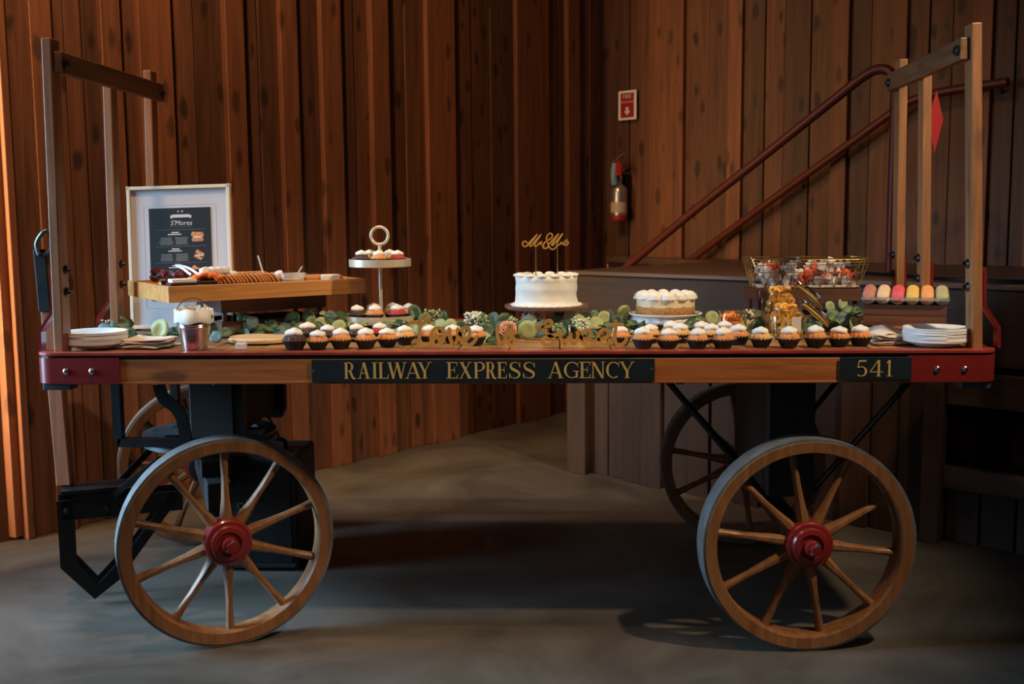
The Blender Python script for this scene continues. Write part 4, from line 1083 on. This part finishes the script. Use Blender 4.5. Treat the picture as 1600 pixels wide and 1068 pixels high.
# ---- long tray
TFL = Vector((-.955, .18, tz)); TL = .612; TW = .405
tr_ = thing('serving_tray', TFL+Vector((0,0,0)), 'long honey-coloured wooden tray of s\'mores ingredients', 'tray', rz=math.atan2(e1.y, e1.x))
th_ = .046
MB().box((TL/2, .006, th_/2), (TL, .012, th_)).build('long_side', TRAYW, tr_, bevel=.001)
MB().box((TL/2, TW-.006, th_/2), (TL, .012, th_)).build('long_side', TRAYW, tr_, bevel=.001)
for x in (.006, TL-.006): MB().box((x, TW/2, th_/2), (.012, TW-.0245, th_)).build('short_side', TRAYW, tr_, bevel=.001)
MB().box((TL/2, TW/2, .012), (TL-.0245, TW-.0245, .022)).build('tray_bottom', TRAYW, tr_)
RZ = math.atan2(e1.y, e1.x)
def T(u, v, z): return TFL+e1*u+e2*v+Vector((0, 0, z))
tf = .0235
# raised liner so things show above the rim
r_ = random.Random(11)
# crackers standing on edge
for k in range(17):
    u = .150+k*.0115; o = MB().lathe([(0, 0), (.026, 0), (.0275, .003), (.026, .006), (0, .006)], 18, M=Ry(PI/2-.45)).build('round_cracker', CRACK, None, smooth=35)
    o.location = T(u, .050+.006*math.sin(k), tf+.0235); o.rotation_euler = (0, 0, RZ)
    tag(o, 'toasted round cracker standing in the row in the middle of the tray', 'cracker', 'round crackers in the tray')
# second row of crackers behind
for k in range(12):
    u = .19+k*.0135; o = MB().box((0, 0, 0), (.006, .050, .050), Ry(-.35)).build('square_cracker', CRACK, None, bevel=.0015)
    o.location = T(u, .135, tf+.026); o.rotation_euler = (0, 0, RZ); tag(o, 'square cracker standing in the second row of the tray', 'cracker', 'square crackers in the tray')
mm = MB().lathe([(0, 0), (.012, 0), (.0135, .003), (.0135, .017), (.012, .020), (0, .020)], 14).build('marshmallow', MARSH, None, smooth='all')
spots = [(.115+.021*i+r_.uniform(-.004, .004), .092+r_.uniform(-.005, .005), .014) for i in range(11)] + [(.125+.019*i+r_.uniform(-.004, .004), .088+r_.uniform(-.005, .005), .034) for i in range(6)]+[(.135+.020*i, .080, .049) for i in range(4)] + [(.125+.024*i, .175+r_.uniform(-.006, .006), .016) for i in range(9)] + [(.345+.022*i, .085, .018+.012*i) for i in range(2)]
for i, (u, v, z) in enumerate(spots):
    o = mm if i == 0 else mm.copy()
    if i: COL.objects.link(o)
    o.location = T(u, v, tf+z); o.rotation_euler = (r_.uniform(-.4, .4), r_.uniform(-.4, .4), r_.uniform(0, 3)); tag(o, 'white marshmallow heaped behind the crackers in the tray', 'marshmallow', 'marshmallows in the tray')
# chocolate bars / wafers at left front
for i, (u, v, z, m_, d, lab) in enumerate([(.052, .048, .0, CRACK, (.075, .05, .010), 'wide biscuit bar lowest in the stack at the front left of the tray'), (.057, .048, .0105, MARSH, (.070, .048, .009), 'cream wafer bar in the stack at the front left of the tray'), (.053, .05, .020, CHBAR, (.075, .05, .010), 'dark chocolate bar in the stack at the front left of the tray'), (.056, .048, .0305, MARSH, (.07, .046, .010), 'cream bar topping the stack at the front left of the tray'),
      (.120, .045, .0, CHBAR, (.055, .055, .012), 'dark chocolate bar under the orange wrappers'), (.125, .045, .0125, CRACK, (.055, .05, .011), 'biscuit bar under the orange wrappers'), (.126, .043, .024, CHBAR, (.05, .05, .009), 'thin chocolate bar directly below the orange wrappers')]):
    o = MB().box((0, 0, 0), d).build('chocolate_bar', m_, None, bevel=.0015); o.location = T(u, v, tf+z+d[2]/2); o.rotation_euler = (0, 0, RZ+r_.uniform(-.06, .06)); tag(o, lab, 'bar', 'bars stacked at the front left of the tray')
for k in range(7):
    o = MB().ball((0, 0, 0), .017, 1.25, .8, .5, 8, 5).build('orange_packet', WRAPO, None, smooth=20); o.location = T(.088+.0125*k, .045+.012*(k % 2), tf+.040+.003*(k % 3)); o.rotation_euler = (r_.uniform(-.5, .5), r_.uniform(-.4, .4), r_.uniform(0, 3))
    tag(o, 'small orange foil packet lying on the bars in the tray', 'packet', 'orange packets in the tray')
for k in range(26):
    u = r_.uniform(.03, .20); v = r_.uniform(.15, .34)
    o = MB().ball((0, 0, 0), r_.uniform(.014, .020), 1.2, .9, .7, 8, 5).build('foil_sweet', BERRY if k % 3 else CHBAR, None, smooth=25); o.location = T(u, v, tf+r_.uniform(.016, .050)); o.rotation_euler = (r_.uniform(-.5, .5), r_.uniform(-.4, .4), r_.uniform(0, 3))
    tag(o, 'dark red foil-wrapped sweet in the heap at the left of the tray' if k % 3 else 'black wrapped sweet in the heap at the left of the tray', 'sweet', 'dark sweets heaped in the tray')
# plastic tub with spoon
tb = thing('plastic_tub', T(.400, .062, tf), 'clear plastic tub with a white spoon in the tray', 'tub')
MB().lathe([(0, 0), (.030, 0), (.037, .040), (.041, .041), (.041, .044), (.036, .044), (.029, .003), (0, .003)], 32).build('bowl', PLAST, tb, smooth=35)
MB().lathe([(0, .004), (.029, .004), (.033, .026), (0, .028)], 24).build('white_filling', MARSH, tb, smooth=35)
def spoon(a, b, lab, r=.004):
    o = MB().beam(a, b, .008, .003, (0, 1, 0)).build('plastic_spoon', PLATE, None, bevel=.001); tag(o, lab, 'spoon')
spoon(T(.40, .06, tf+.02), aty(472, 416, T(.40, .06, 0).y-.01), 'white plastic spoon leaning in the clear tub')
spoon(T(.325, .095, tf+.02), aty(403, 399, T(.325, .10, 0).y-.01), 'white plastic spoon standing up behind the round crackers')
# tongs
tg = thing('tongs', T(.15, .20, tf+.05), 'clear plastic tongs lying on the dark sweets at the left of the tray', 'tongs')
q0 = T(.13, .16, tf+.055); q1 = aty(276, 414, q0.y+.05)
for s in (-1, 1): MB().tube(spline([q0+Vector((s*.012, 0, -.01)), (q0+q1)/2+Vector((s*.010, 0, .0)), q1+Vector((s*.004, 0, 0))], 4), .0035, flat=((0, 1, 0), .003)).build('arm', PLATE, tg)
fixinv(tg)
# packets of biscuits at the right end
for i, (u, v, rz_, m_, lab) in enumerate([(.505, .09, .05, CRACK, 'long biscuit pack at the right of the tray, in front'), (.515, .17, .05, CRACK, 'long biscuit pack at the right of the tray, behind'), (.50, .25, 0, CHBAR, 'dark chocolate pack at the right rear of the tray'), (.52, .055, .1, MARSH, 'white wrapped bar at the right front of the tray')]):
    o = MB().box((0, 0, 0), (.13 if i < 3 else .06, .05 if i < 3 else .02, .030 if i < 3 else .02)).build('biscuit_pack', m_, None, bevel=.003); o.location = T(u, v, tf+.024 if i < 3 else tf+.026); o.rotation_euler = (0, 0, RZ+rz_); tag(o, lab, 'pack')
    if i < 3: o.location.z = tf+tz+.0155

# ---- wire basket on crate
Yq = .66
bxl = X_(1181, 480, .60); bxr = X_(1345, 480, .60); zc_top = zat(452, .9, .60)
cb = crate('slatted_crate', ((bxl+bxr)/2, .70, H+.0028), 0, bxr-bxl, .20, zc_top-H-.003, 2, 'dark slatted wooden crate under the gold wire basket', .036)
ba = X_(1175.5, 405, Yq-.09); bb = X_(1366, 405, Yq-.09); bc_ = X_(1188, 445, Yq-.07); bd_ = X_(1355, 445, Yq-.07)
bcx = (ba+bb)/2; bz0 = zc_top+.003; bz1 = zat(405, bcx, Yq-.09)
bs_ = thing('wire_basket', (bcx, .69, bz0), 'gold wire basket filled with wrapped sweets', 'basket')
def rr2(w_, d_, r, z, n=5): return [Vector((x, y, z)) for x, y in rrect(-w_/2, w_/2, -d_/2, d_/2, r, n)]
w1 = bb-ba; w0 = bd_-bc_; d1 = .21; d0 = .155; hB = bz1-bz0
for k, (f, nm) in enumerate(((1, 'top_rim'), (.90, 'rim_wire'), (.80, 'rim_wire'), (.55, 'side_wire'))):
    MB().tube(rr2(w0+(w1-w0)*f, d0+(d1-d0)*f, .03, hB*f), .0024 if k == 0 else .0013, 6, closed=True).build(nm, GOLDW, bs_, smooth=True)
MB().tube(rr2(w0, d0, .025, .0015), .0022, 6, closed=True).build('base_wire', GOLDW, bs_, smooth=True)
top = rr2(w1, d1, .03, hB, 5); bot = rr2(w0, d0, .025, .0015, 5)
def perim(P, t):
    L_ = [(P[(i+1) % len(P)]-P[i]).length for i in range(len(P))]; s = t*sum(L_); i = 0
    while s > L_[i]: s -= L_[i]; i = (i+1) % len(P)
    return P[i].lerp(P[(i+1) % len(P)], s/L_[i])
for k in range(22):
    a = perim(top, k/22); b = perim(bot, k/22); MB().tube([a, b], .0012, 5).build('upright_wire', GOLDW, bs_)
    m1 = perim(rr2(w0+(w1-w0)*.55, d0+(d1-d0)*.55, .03, hB*.55), (k+.5)/22)
    MB().tube([m1, perim(bot, (k)/22)], .0010, 5).build('diagonal_wire', GOLDW, bs_); MB().tube([m1, perim(bot, (k+1)/22-1e-4)], .0010, 5).build('diagonal_wire', GOLDW, bs_)
for k in range(-3, 4): MB().tube([(k*.045, -d0/2, .0015), (k*.045, d0/2, .0015)], .0011, 5).build('floor_wire', GOLDW, bs_)
MB().box((0, 0, .005), (w0-.02, d0-.02, .004)).build('paper_liner', WHITE, bs_)
r_ = random.Random(21)
for k in range(60):
    mt_ = (CANDW, CANDR, CANDW, CANDG, CANDW)[k % 5]; lab = ('white', 'red', 'white', 'grey', 'white')[k % 5]
    lv = k//22
    x = r_.uniform(-w0/2+.03, w0/2-.03); y = r_.uniform(-d0/2+.025, d0/2-.025)
    m = MB()
    a = r_.uniform(.011, .016)
    m.lathe([(0, -a*2.1), (a*.85, -a*2.0), (a*.25, -a*1.05), (a*.95, -a*.55), (a*1.05, 0), (a*.95, a*.55), (a*.25, a*1.05), (a*.85, a*2.0), (0, a*2.1)], 9, rf=lambda r, a_, j: r*(1+.22*math.sin(3*a_+j*2)))
    o = m.build('wrapped_sweet', mt_, None, smooth=20)
    o.location = (bcx+x, .69+y, bz0+.022+lv*.020+r_.uniform(-.003, .004)); o.rotation_euler = (r_.uniform(.9, 2.2), r_.uniform(-.5, .5), r_.uniform(0, 3.1))
    tag(o, lab+' twist-wrapped sweet heaped inside the gold wire basket', 'sweet', lab+' wrapped sweets in the wire basket')

# ---- macaron crate, tray, macarons
fl3 = aty(1349, 495, .385); fr3 = aty(1479, 495, .315); fd = (fr3-fl3); fd.z = 0; wm = fd.length; fd.normalize(); bdv = Vector((-fd.y, fd.x, 0)); AM = math.atan2(fd.y, fd.x)
dm = .115; cen = (fl3+fr3)/2+bdv*dm/2; zm = zat(476, (fl3.x+fr3.x)/2, .35)
mc = crate('macaron_crate', (cen.x, cen.y, H+.0028), AM, wm, dm, zm-H-.003, 2, 'small red-brown slatted crate under the macaron tray', .034, base=.026)
wt = wm+.014; DT = .140
mt = thing('macaron_tray', (cen.x, cen.y, zm+.001), 'clear plastic tray holding rows of macarons on the small crate', 'tray', rz=AM)
q = rrect(-wt/2, wt/2, -DT/2, DT/2, .012, 4); qi = rrect(-wt/2+.004, wt/2-.004, -DT/2+.004, DT/2-.004, .009, 4)
mq = loop_solid(q, qi, .012, .021); mq.build('rim', PLAST, mt, smooth=30)
for k in range(6):
    x = -wt/2+wt*(k+.5)/6
    m = MB(); n_ = 10
    A = [(x+.0185*math.cos(PI+PI*j/n_), .0155+.0150*math.sin(PI+PI*j/n_)) for j in range(n_+1)]; B_ = [(x+.0172*math.cos(PI+PI*j/n_), .0165+.0138*math.sin(PI+PI*j/n_)) for j in range(n_+1)][::-1]
    m.prism(A+B_, (0, -DT/2+.006, 0), (1,0,0), (0,0,1), (0,1,0), DT-.012).build('channel', PLAST, mt, smooth=30)
cols = [('dusty pink', (.50, .20, .14)), ('cream', (.80, .56, .34)), ('raspberry pink', (.75, .10, .13)), ('yellow', (.80, .50, .12)), ('orange', (.85, .36, .12)), ('grey green', (.45, .42, .22))]
order = {0: 'first', 5: 'last'}
for k in range(6):
    nm, c = cols[k]; M1 = mat('macaron_'+nm.replace(' ', '_'), c, .6, var=.06, vscale=90, bump=.15, sss=.05); M2 = mat('macaron_filling_'+nm.replace(' ', '_'), tuple(x*.4 for x in c), .6)
    x = -wt/2+wt*(k+.5)/6
    t0 = thing('macaron', (0, 0, 0), 'm', 'macaron')
    tl2 = Rx(PI/2-.62)
    for s in (-1, 1):
        MB().lathe([(0, s*.0035), (.0165, s*.0035), (.0182, s*.006), (.0165, s*.0095), (.012, s*.0118), (0, s*.0125)] if s > 0 else [(0, s*.0125), (.012, s*.0118), (.0165, s*.0095), (.0182, s*.006), (.0165, s*.0035), (0, s*.0035)], 22, M=tl2).build('shell', M1, t0, smooth='all')
    MB().lathe([(0, -.003), (.0140, -.003), (.0140, .003), (0, .003)], 18, M=tl2).build('filling', M2, t0, smooth=35)
    for r in range(5):
        t = t0 if r == 0 else copy_tree(t0)
        t.location = Vector((cen.x, cen.y, zm+.001+.0225))+fd*x+bdv*(-DT/2+.018+r*.0255)+Vector((0, 0, r*.0022)); t.rotation_euler = (0, 0, AM+random.uniform(-.05, .05))
        if r == 0: t['label'] = '%s macaron at the front of its row in the clear tray' % nm
        else: t['label'] = '%s macaron behind the front one in its row' % nm
        t['group'] = '%s macarons' % nm

# ---- jars
def jar(nm, x, Y, r, h, lab, lid=True, neck=.80, tagl=False, lidang=None):
    t = thing(nm, (x, Y, H+.0028), lab, 'jar')
    w_ = .0028
    if lid: prof = [(0, 0), (r*.93, 0), (r, .006), (r, h*.58), (r*.95, h*.66), (r*neck, h*.76), (r*neck, h*.86), (r*(neck+.06), h*.89), (r*(neck+.06), h*.93), (r*neck, h*.96), (r*neck, h), (r*neck-w_, h)]
    else: prof = [(0, 0), (r*.9, 0), (r, .006), (r, h*.72), (r*.90, h*.82), (r*.90, h*.90), (r*.95, h*.93), (r*.95, h*.99), (r*.92, h), (r*.90-w_, h)]
    inner = [(max(a-w_, 0), max(b, .004)) for a, b in reversed(prof[:-1]) if a > 0]+[(0, .004)]
    MB().lathe(prof+inner, 40).build('glass_body', GLASS, t, smooth=40)
    if lid:
        MB().tube([(r*(neck+.02)*math.cos(a), r*(neck+.02)*math.sin(a), h*.83) for a in [2*PI*k/28 for k in range(28)]], .0012, 6, closed=True).build('neck_wire', CHROME, t, smooth=True)
        MB().tube(spline([(-r*.85, -.01, h*.83), (-r*1.1, -.012, h*.88), (-r*1.15, -.012, h*.74), (-r*.98, -.012, h*.70), (-r*1.05, -.01, h*.60)], 4), .0013, 6).build('clasp', CHROME, t, smooth=True)
        MB().tube(spline([(r*.85, -.01, h*.83), (r*1.05, -.01, h*.95), (r*.95, 0, h*1.05), (r*1.15, 0, h*1.0)], 4), .0013, 6).build('hinge', CHROME, t, smooth=True)
        a = lidang; Mx = Ry(a); c = Vector((r*1.0+math.cos(a)*r*.85, 0, h*.93-math.sin(a)*r*.85))
        MB().lathe([(0, 0), (r*.80, 0), (r*.92, .003), (r*.92, .008), (r*.70, .010), (r*.60, .016), (0, .017)], 32, c, M=Mx).build('glass_lid', GLASS, t, smooth=35)
        MB().ring([(r*.80, -.0015), (r*.92, -.0015), (r*.92, .001), (r*.80, .001)], 32, c+Mx @ Vector((0, 0, -.002)), M=Mx).build('rubber_seal', GUMMY, t, smooth=30)
    if tagl: 
        MB().box((.018, -r-.0015, h*.42), (.028, .001, .040), Rz(.25)).build('paper_label', CANDW, t)
    return t
def fill(x, Y, r, h, n, mt_, lab, grp, seed, ring_=True, s=.0145):
    r_ = random.Random(seed); first = None
    pts = []; tries = 0
    while len(pts) < n and tries < 20000:
        tries += 1
        a = r_.uniform(0, 6.283); rr = (r-s*1.05)*math.sqrt(r_.random()); z = r_.uniform(s*.9, h-s*.6)
        q = Vector((rr*math.cos(a), rr*math.sin(a), z))
        if all((q-p_).length > s*1.42 for p_ in pts): pts.append(q)
    for q in pts:
        if first is None:
            m = MB()
            if ring_: m.tube([(s*.62*math.cos(a), s*.62*math.sin(a), 0) for a in [2*PI*k/12 for k in range(12)]], s*.42, 7, closed=True)
            else: m.ball((0, 0, 0), s*.85, 1, 1, .8, 10, 6)
            first = m.build('gummy_ring' if ring_ else 'apricot_sweet', mt_, None, smooth='all'); o = first
        else: o = first.copy(); COL.objects.link(o)
        o.location = (x+q.x, Y+q.y, H+.0028+.004+q.z); o.rotation_euler = (r_.uniform(0, 3), r_.uniform(0, 3), 0)
        tag(o, lab, 'sweet', grp)
Yj = .315; jx = X_(1228, 500, Yj); jr = (X_(1257, 510, Yj)-X_(1199, 510, Yj))/2; jh = zat(471, jx, Yj)-H-.003
jar('clip_top_jar', jx, Yj, jr, jh, 'open clip-top glass jar with a white label, the nearer of the two', tagl=True, lidang=.75)
fill(jx, Yj, jr-.004, jh*.66, 30, GUMMY, 'peach gummy ring in the nearer clip-top jar with the label', 'gummies in the nearer clip-top jar', 1)
fill(jx, Yj, jr*.8-.004, jh*.86, 0, GUMMY, '', '', 2)
Yj2 = .44; jx2 = X_(1219, 480, Yj2); jr2 = (X_(1247, 490, Yj2)-X_(1189, 490, Yj2))/2; jh2 = zat(441, jx2, Yj2)-H-.003
jar('clip_top_jar', jx2, Yj2, jr2, jh2, 'open clip-top glass jar behind the labelled one, taller looking', lidang=.75)
fill(jx2, Yj2, jr2-.004, jh2*.66, 30, GUMMY, 'peach gummy ring in the rear clip-top jar', 'gummies in the rear clip-top jar', 3)
for (x_, Y_, r__, h_, g_) in ((jx, Yj, jr, jh, 'nearer clip-top jar with the label'), (jx2, Yj2, jr2, jh2, 'rear clip-top jar')):
    rq = random.Random(5)
    for k in range(9):
        a = 2*PI*k/5+.3*(k//5); rr = r__*.8-.021; m = MB(); s = .0135
        m.tube([(s*.62*math.cos(b), s*.62*math.sin(b), 0) for b in [2*PI*j/12 for j in range(12)]], s*.42, 7, closed=True)
        o = m.build('gummy_ring', GUMMY, None, smooth='all'); o.location = (x_+rr*math.cos(a), Y_+rr*math.sin(a), H+h_*(.72 if k < 5 else .86)); o.rotation_euler = (rq.uniform(.6, 2.4), rq.uniform(0, 3), 0)
        tag(o, 'peach gummy ring near the mouth of the '+g_, 'sweet', 'gummies at the mouth of the '+g_)
Yl = .36; lx = X_(1144, 500, Yl); lr = (X_(1166.5, 500, Yl)-X_(1121.5, 500, Yl))/2; lh = zat(484, lx, Yl)-H-.003
jar('low_jar', lx, Yl, lr, lh, 'low open glass jar of orange sweets right of the cheesecake', lid=False)
fill(lx, Yl, lr-.004, lh*.86, 26, GUMMYR, 'orange sweet in the low open jar', 'sweets in the low jar', 6, ring_=False, s=.0125)

# ================================================================= GARLAND
ga = thing('leaf_garland', (0, .5, H), 'eucalyptus garland with small white flowers and roses running along the wagon', 'garland')
def leaf_mesh(nm, mt_, elong=1.0, cup=.18):
    m = MB(); n = 12; c = m.bm.verts.new((0, .5, .0)); R1 = []; R0 = []
    base = m.bm.verts.new((0, 0, .02))
    for k in range(n):
        a = 2*PI*k/n; x = .5*math.sin(a)/elong; y = .5-.5*math.cos(a); R1.append(m.bm.verts.new((x, y, cup*abs(x)*1.6+.05*math.sin(3*a))))
        R0.append(m.bm.verts.new((x*.5, .5+(y-.5)*.5, cup*abs(x)*.35)))
    for k in range(n):
        j = (k+1) % n; m._f([c, R0[k], R0[j]]); m._f([R0[k], R1[k], R1[j], R0[j]])
    bmesh.ops.delete(m.bm, geom=[base], context='VERTS')
    bmesh.ops.recalc_face_normals(m.bm, faces=m.bm.faces)
    ext = bmesh.ops.solidify(m.bm, geom=m.bm.faces[:], thickness=.03)
    me = bpy.data.meshes.new(nm); m.bm.to_mesh(me); m.bm.free(); me.materials.append(mt_)
    for p in me.polygons: p.use_smooth = True
    return me
LM = {k: leaf_mesh('leaf', v, e) for k, v, e in (('d', LEAFD, 1.25), ('m', LEAFM, 1.2), ('p', LEAFP, 1.08), ('b', LEAFB, 1.15), ('l', LEAFD, 2.2))}
r_ = random.Random(31)
def leaf(x, y, z, size, kind, face=None, roll=None):
    o = bpy.data.objects.new('leaf', LM[kind]); COL.objects.link(o); o.parent = ga
    # leaf local: length +Y, normal +Z.  face = normal direction
    nrm = Vector(face) if face else Vector((r_.uniform(-.8, .8), r_.uniform(-1.0, .1), r_.uniform(.25, 1.2)))
    nrm.normalize(); up = Vector((math.sin(roll), 0, math.cos(roll))) if roll is not None else Vector((r_.uniform(-1, 1), r_.uniform(-.3, .3), r_.uniform(-.1, .8)))
    yv = (up-nrm*up.dot(nrm)).normalized(); xv = yv.cross(nrm)
    R = Matrix((xv, yv, nrm)).transposed()
    s = size; loc = Vector((x, y, z))-yv*s*.5-Vector((0, .5, H))
    ex_z = abs(yv.z)*s*.5
    if z-ex_z < H+.004: loc.z += H+.004+ex_z-z
    o.matrix_basis = Matrix.Translation(loc) @ R.to_4x4() @ Matrix.Scale(s, 4)
    return o
def L(px_, py_, wpx, kind, Y=.42, face=(.05, -1, .45), roll=0):
    p = aty(px_, py_, Y); leaf(p.x, Y, p.z, wpx*(Y+2.85)/1700*1.0, kind, face, roll)
# individual leaves the photograph shows clearly
for a in [(252, 514, 33, 'p', .22, (-.2, -1, .25), .1), (270, 523, 26, 'b', .22), (190, 508, 38, 'd', .40, (.3, -1, .8), 1.2), (163, 514, 24, 'b', .36, (0, -.8, .8), -1), (178, 519, 30, 'd', .30, (0, -.7, 1), 1.4), (205, 521, 22, 'd', .25),
          (338, 527, 24, 'b', .2), (354, 520, 24, 'd', .25, (.1, -.9, .8), 1), (372, 512, 26, 'd', .42, (0, -1, .6), -.9), (392, 507, 24, 'b', .42), (408, 516, 26, 'm', .36, (0, -.8, .9), 1.1), (425, 510, 24, 'd', .40), (440, 518, 24, 'b', .34, (0, -.7, .8), 1.3), (330, 512, 22, 'd', .35),
          (457, 499, 28, 'd', .46, (.1, -1, .3), .6), (483, 496, 26, 'd', .48, (0, -1, .3), -.4), (503, 507, 26, 'p', .40, (.2, -1, .6), 1.2), (530, 511, 25, 'p', .36, (.1, -1, .4), 0), (517, 495, 22, 'b', .46), (470, 513, 24, 'm', .36, (0, -.8, 1), 1.3), (545, 497, 20, 'd', .44),
          (648, 488, 26, 'd', .46, (.2, -1, .3), -.4), (664, 499, 24, 'm', .42), (692, 501, 34, 'l', .38, (.5, -1, .2), .2), (704, 508, 22, 'p', .34, (0, -1, .4), 0), (720, 508, 18, 'd', .36, (0, -1, .3), .2), (680, 512, 22, 'm', .36), (660, 512, 20, 'p', .30),
          (762, 517, 34, 'd', .34, (.2, -1, .5), .9), (790, 504, 36, 'm', .42, (.1, -1, .5), 1.1), (824, 521, 32, 'p', .24, (.05, -1, .1), .1), (820, 508, 26, 'm', .34, (0, -.8, .7), 1.4), (843, 517, 28, 'b', .30, (0, -1, .4), .2), (755, 530, 30, 'p', .26, (0, -.6, 1), 1.3), (770, 533, 24, 'd', .2, (0, -.6, 1), 1.3),
          (868, 505, 30, 'd', .38, (.1, -1, .5), 1.0), (885, 512, 30, 'd', .36, (0, -1, .5), -.8), (893, 497, 28, 'p', .42, (0, -1, .5), 1.0), (912, 510, 30, 'p', .34, (.3, -.9, .5), -.7), (932, 505, 24, 'p', .36, (0, -.9, .6), .8), (944, 497, 24, 'p', .42, (.1, -1, .3), .1), (928, 491, 16, 'm', .44), (964, 502, 25, 'd', .40, (0, -1, .3), 0), (976, 488, 24, 'p', .46, (-.3, -1, .2), 0.3), (876, 517, 20, 'm', .30), (985, 497, 22, 'd', .44), (925, 522, 22, 'd', .28),
          (1008, 512, 26, 'd', .34, (0, -1, .4), .6), (1030, 506, 26, 'd', .36, (0, -1, .4), 1.2), (1060, 507, 22, 'p', .34, (0, -1, .5), .9), (1080, 509, 24, 'd', .32), (1045, 514, 22, 'm', .30), (1092, 502, 22, 'm', .36), (1112, 497, 24, 'p', .44, (0, -1, .3), 0), (1102, 514, 20, 'd', .3),
          (1183, 510, 26, 'd', .36, (0, -1, .4), .2), (1176, 522, 20, 'd', .3), (1192, 520, 20, 'm', .28), (1120, 520, 18, 'd', .26),
          (1316, 475, 18, 'p', .60, (.3, -1, .3), .3), (1300, 494, 26, 'm', .50, (0, -1, .4), .8), (1318, 500, 30, 'b', .46, (0, -1, .5), 1.0), (1334, 505, 22, 'p', .42, (.4, -1, .3), .2), (1340, 488, 24, 'd', .56), (1290, 508, 24, 'd', .42), (1275, 512, 24, 'b', .36), (1352, 512, 20, 'd', .4), (1327, 487, 24, 'm', .56, (0, -.8, .7), 1.1), (1262, 516, 22, 'm', .33), (1305, 512, 22, 'd', .38), (1296, 480, 20, 'p', .6, (.5, -1, .2), -.3)]:
    px_, py_, w_, k, Y = a[:5]; L(px_, py_, w_, k, Y, *(a[5:] if len(a) > 5 else ((r_.uniform(-.3, .3), -1, r_.uniform(.3, .8)), r_.uniform(-1.2, 1.2))))
# filler leaves
segs = [(-1.05, -.90, .30, 12), (-.86, -.50, .40, 42), (-.50, -.28, .42, 26), (-.28, .05, .42, 44), (.05, .45, .42, 52), (.40, .66, .38, 20), (.66, .95, .52, 24), (.86, 1.06, .50, 14)]
stems = []
for xa, xb, Y, n in segs:
    for k in range(n):
        x = r_.uniform(xa, xb); y = Y+r_.uniform(-.09, .09); z = H+.014+abs(r_.gauss(0, .016))
        if (x-jx)**2+(y-Yj)**2 < .006 or (x-jx2)**2+(y-Yj2)**2 < .006 or (x-lx)**2+(y-Yl)**2 < .004: continue
        leaf(x, y, min(z, H+.055), r_.uniform(.034, .052), r_.choice('ddmmbpl'))
m = MB()
for xa, xb, Y, n in segs:
    m.tube(spline([(xa, Y-.5+r_.uniform(-.03, .03), .012), ((2*xa+xb)/3, Y-.5+r_.uniform(-.04, .04), .022), ((xa+2*xb)/3, Y-.5+r_.uniform(-.04, .04), .016), (xb, Y-.5, .012)], 5), .0022, 6)
m.build('stems', STEM, ga, smooth=True)
# sprays of tiny flowers
def spray(px_, py_, Y, wx, wz, n, mt_=BREATH, size=.0042):
    m = MB(); p = aty(px_, py_, Y); c = p-Vector((0, .5, H)); rr = random.Random(int(px_))
    for k in range(n):
        q = c+Vector((rr.uniform(-wx, wx)*.5, rr.uniform(-.02, .02), rr.uniform(-wz, wz)*.5))
        m.ball(q, size*rr.uniform(.7, 1.15), seg=6, rings=4)
    o = m.build('flower_spray', mt_, ga, smooth='all'); o['kind'] = 'stuff'
    m = MB()
    for k in range(9):
        q = c+Vector((rr.uniform(-wx, wx)*.45, 0, rr.uniform(0, wz)*.45)); m.tube([c+Vector((0, 0, -wz*.6)), q], .0007, 4)
    m.build('flower_stems', STEM, ga)
spray(739, 497, .40, .050, .034, 60); spray(757, 500, .38, .025, .028, 22, LEAFP)
spray(675, 492, .44, .05, .03, 30, LEAFP); spray(905, 508, .34, .06, .045, 60, BREATH, .0032); spray(870, 513, .3, .03, .03, 20, LEAFP)
spray(172, 508, .42, .05, .035, 34, BREATH, .0036); spray(310, 521, .22, .04, .03, 22); spray(285, 520, .24, .03, .03, 16)
spray(1078, 506, .34, .06, .03, 34, LEAFP); spray(1172, 489, .46, .03, .02, 22); spray(560, 510, .36, .06, .03, 40, LEAFP); spray(620, 508, .38, .05, .025, 26, LEAFP); spray(804, 505, .34, .02, .03, 16, LEAFP); spray(985, 525, .24, .025, .03, 14, LEAFP); spray(345, 505, .4, .03, .02, 12); spray(1205, 527, .25, .03, .02, 12, LEAFP)
# roses
def rose(px_, py_, Y, r, mt_, tilt):
    p = aty(px_, py_, Y)-Vector((0, .5, H)); g = thing('x', (0,0,0), '', ''); bpy.data.objects.remove(g)
    root = MB().lathe([(0, -r*.9), (r*.35, -r*.8), (r*.42, -r*.4), (r*.38, .0), (r*.2, r*.5), (0, r*.55)], 14, p, M=tilt).build('rose', mt_, ga, smooth='all')
    for k in range(9):
        a0 = k*2.4; rr = r*(.42+.07*k); hh = r*(1.0-.04*k); m = MB(); g_ = []
        for j in range(6):
            rw = []
            for i in range(7):
                a = a0+(i/6-.5)*1.9; t = j/5
                rad = rr*(.35+.65*math.sin(t*1.5))*(1+.22*t*t*(1+.4*k/9)); z = -r*.8+t*hh*1.5-(abs(i/6-.5)**2)*hh*.8*t
                rw.append(m.bm.verts.new(p+tilt @ Vector((rad*math.cos(a), rad*math.sin(a), z))))
            g_.append(rw)
        for j in range(5):
            for i in range(6): m._f([g_[j][i], g_[j][i+1], g_[j+1][i+1], g_[j+1][i]])
        o = m.build('petal', mt_, root, smooth='all'); md = o.modifiers.new('s', 'SOLIDIFY'); md.thickness = .0012
rose(792, 514, .30, .022, PETAL, Rx(.9)); rose(828, 495, .42, .024, PETALW, Rx(.35)); rose(1180, 505, .42, .014, PETAL, Rx(.5))
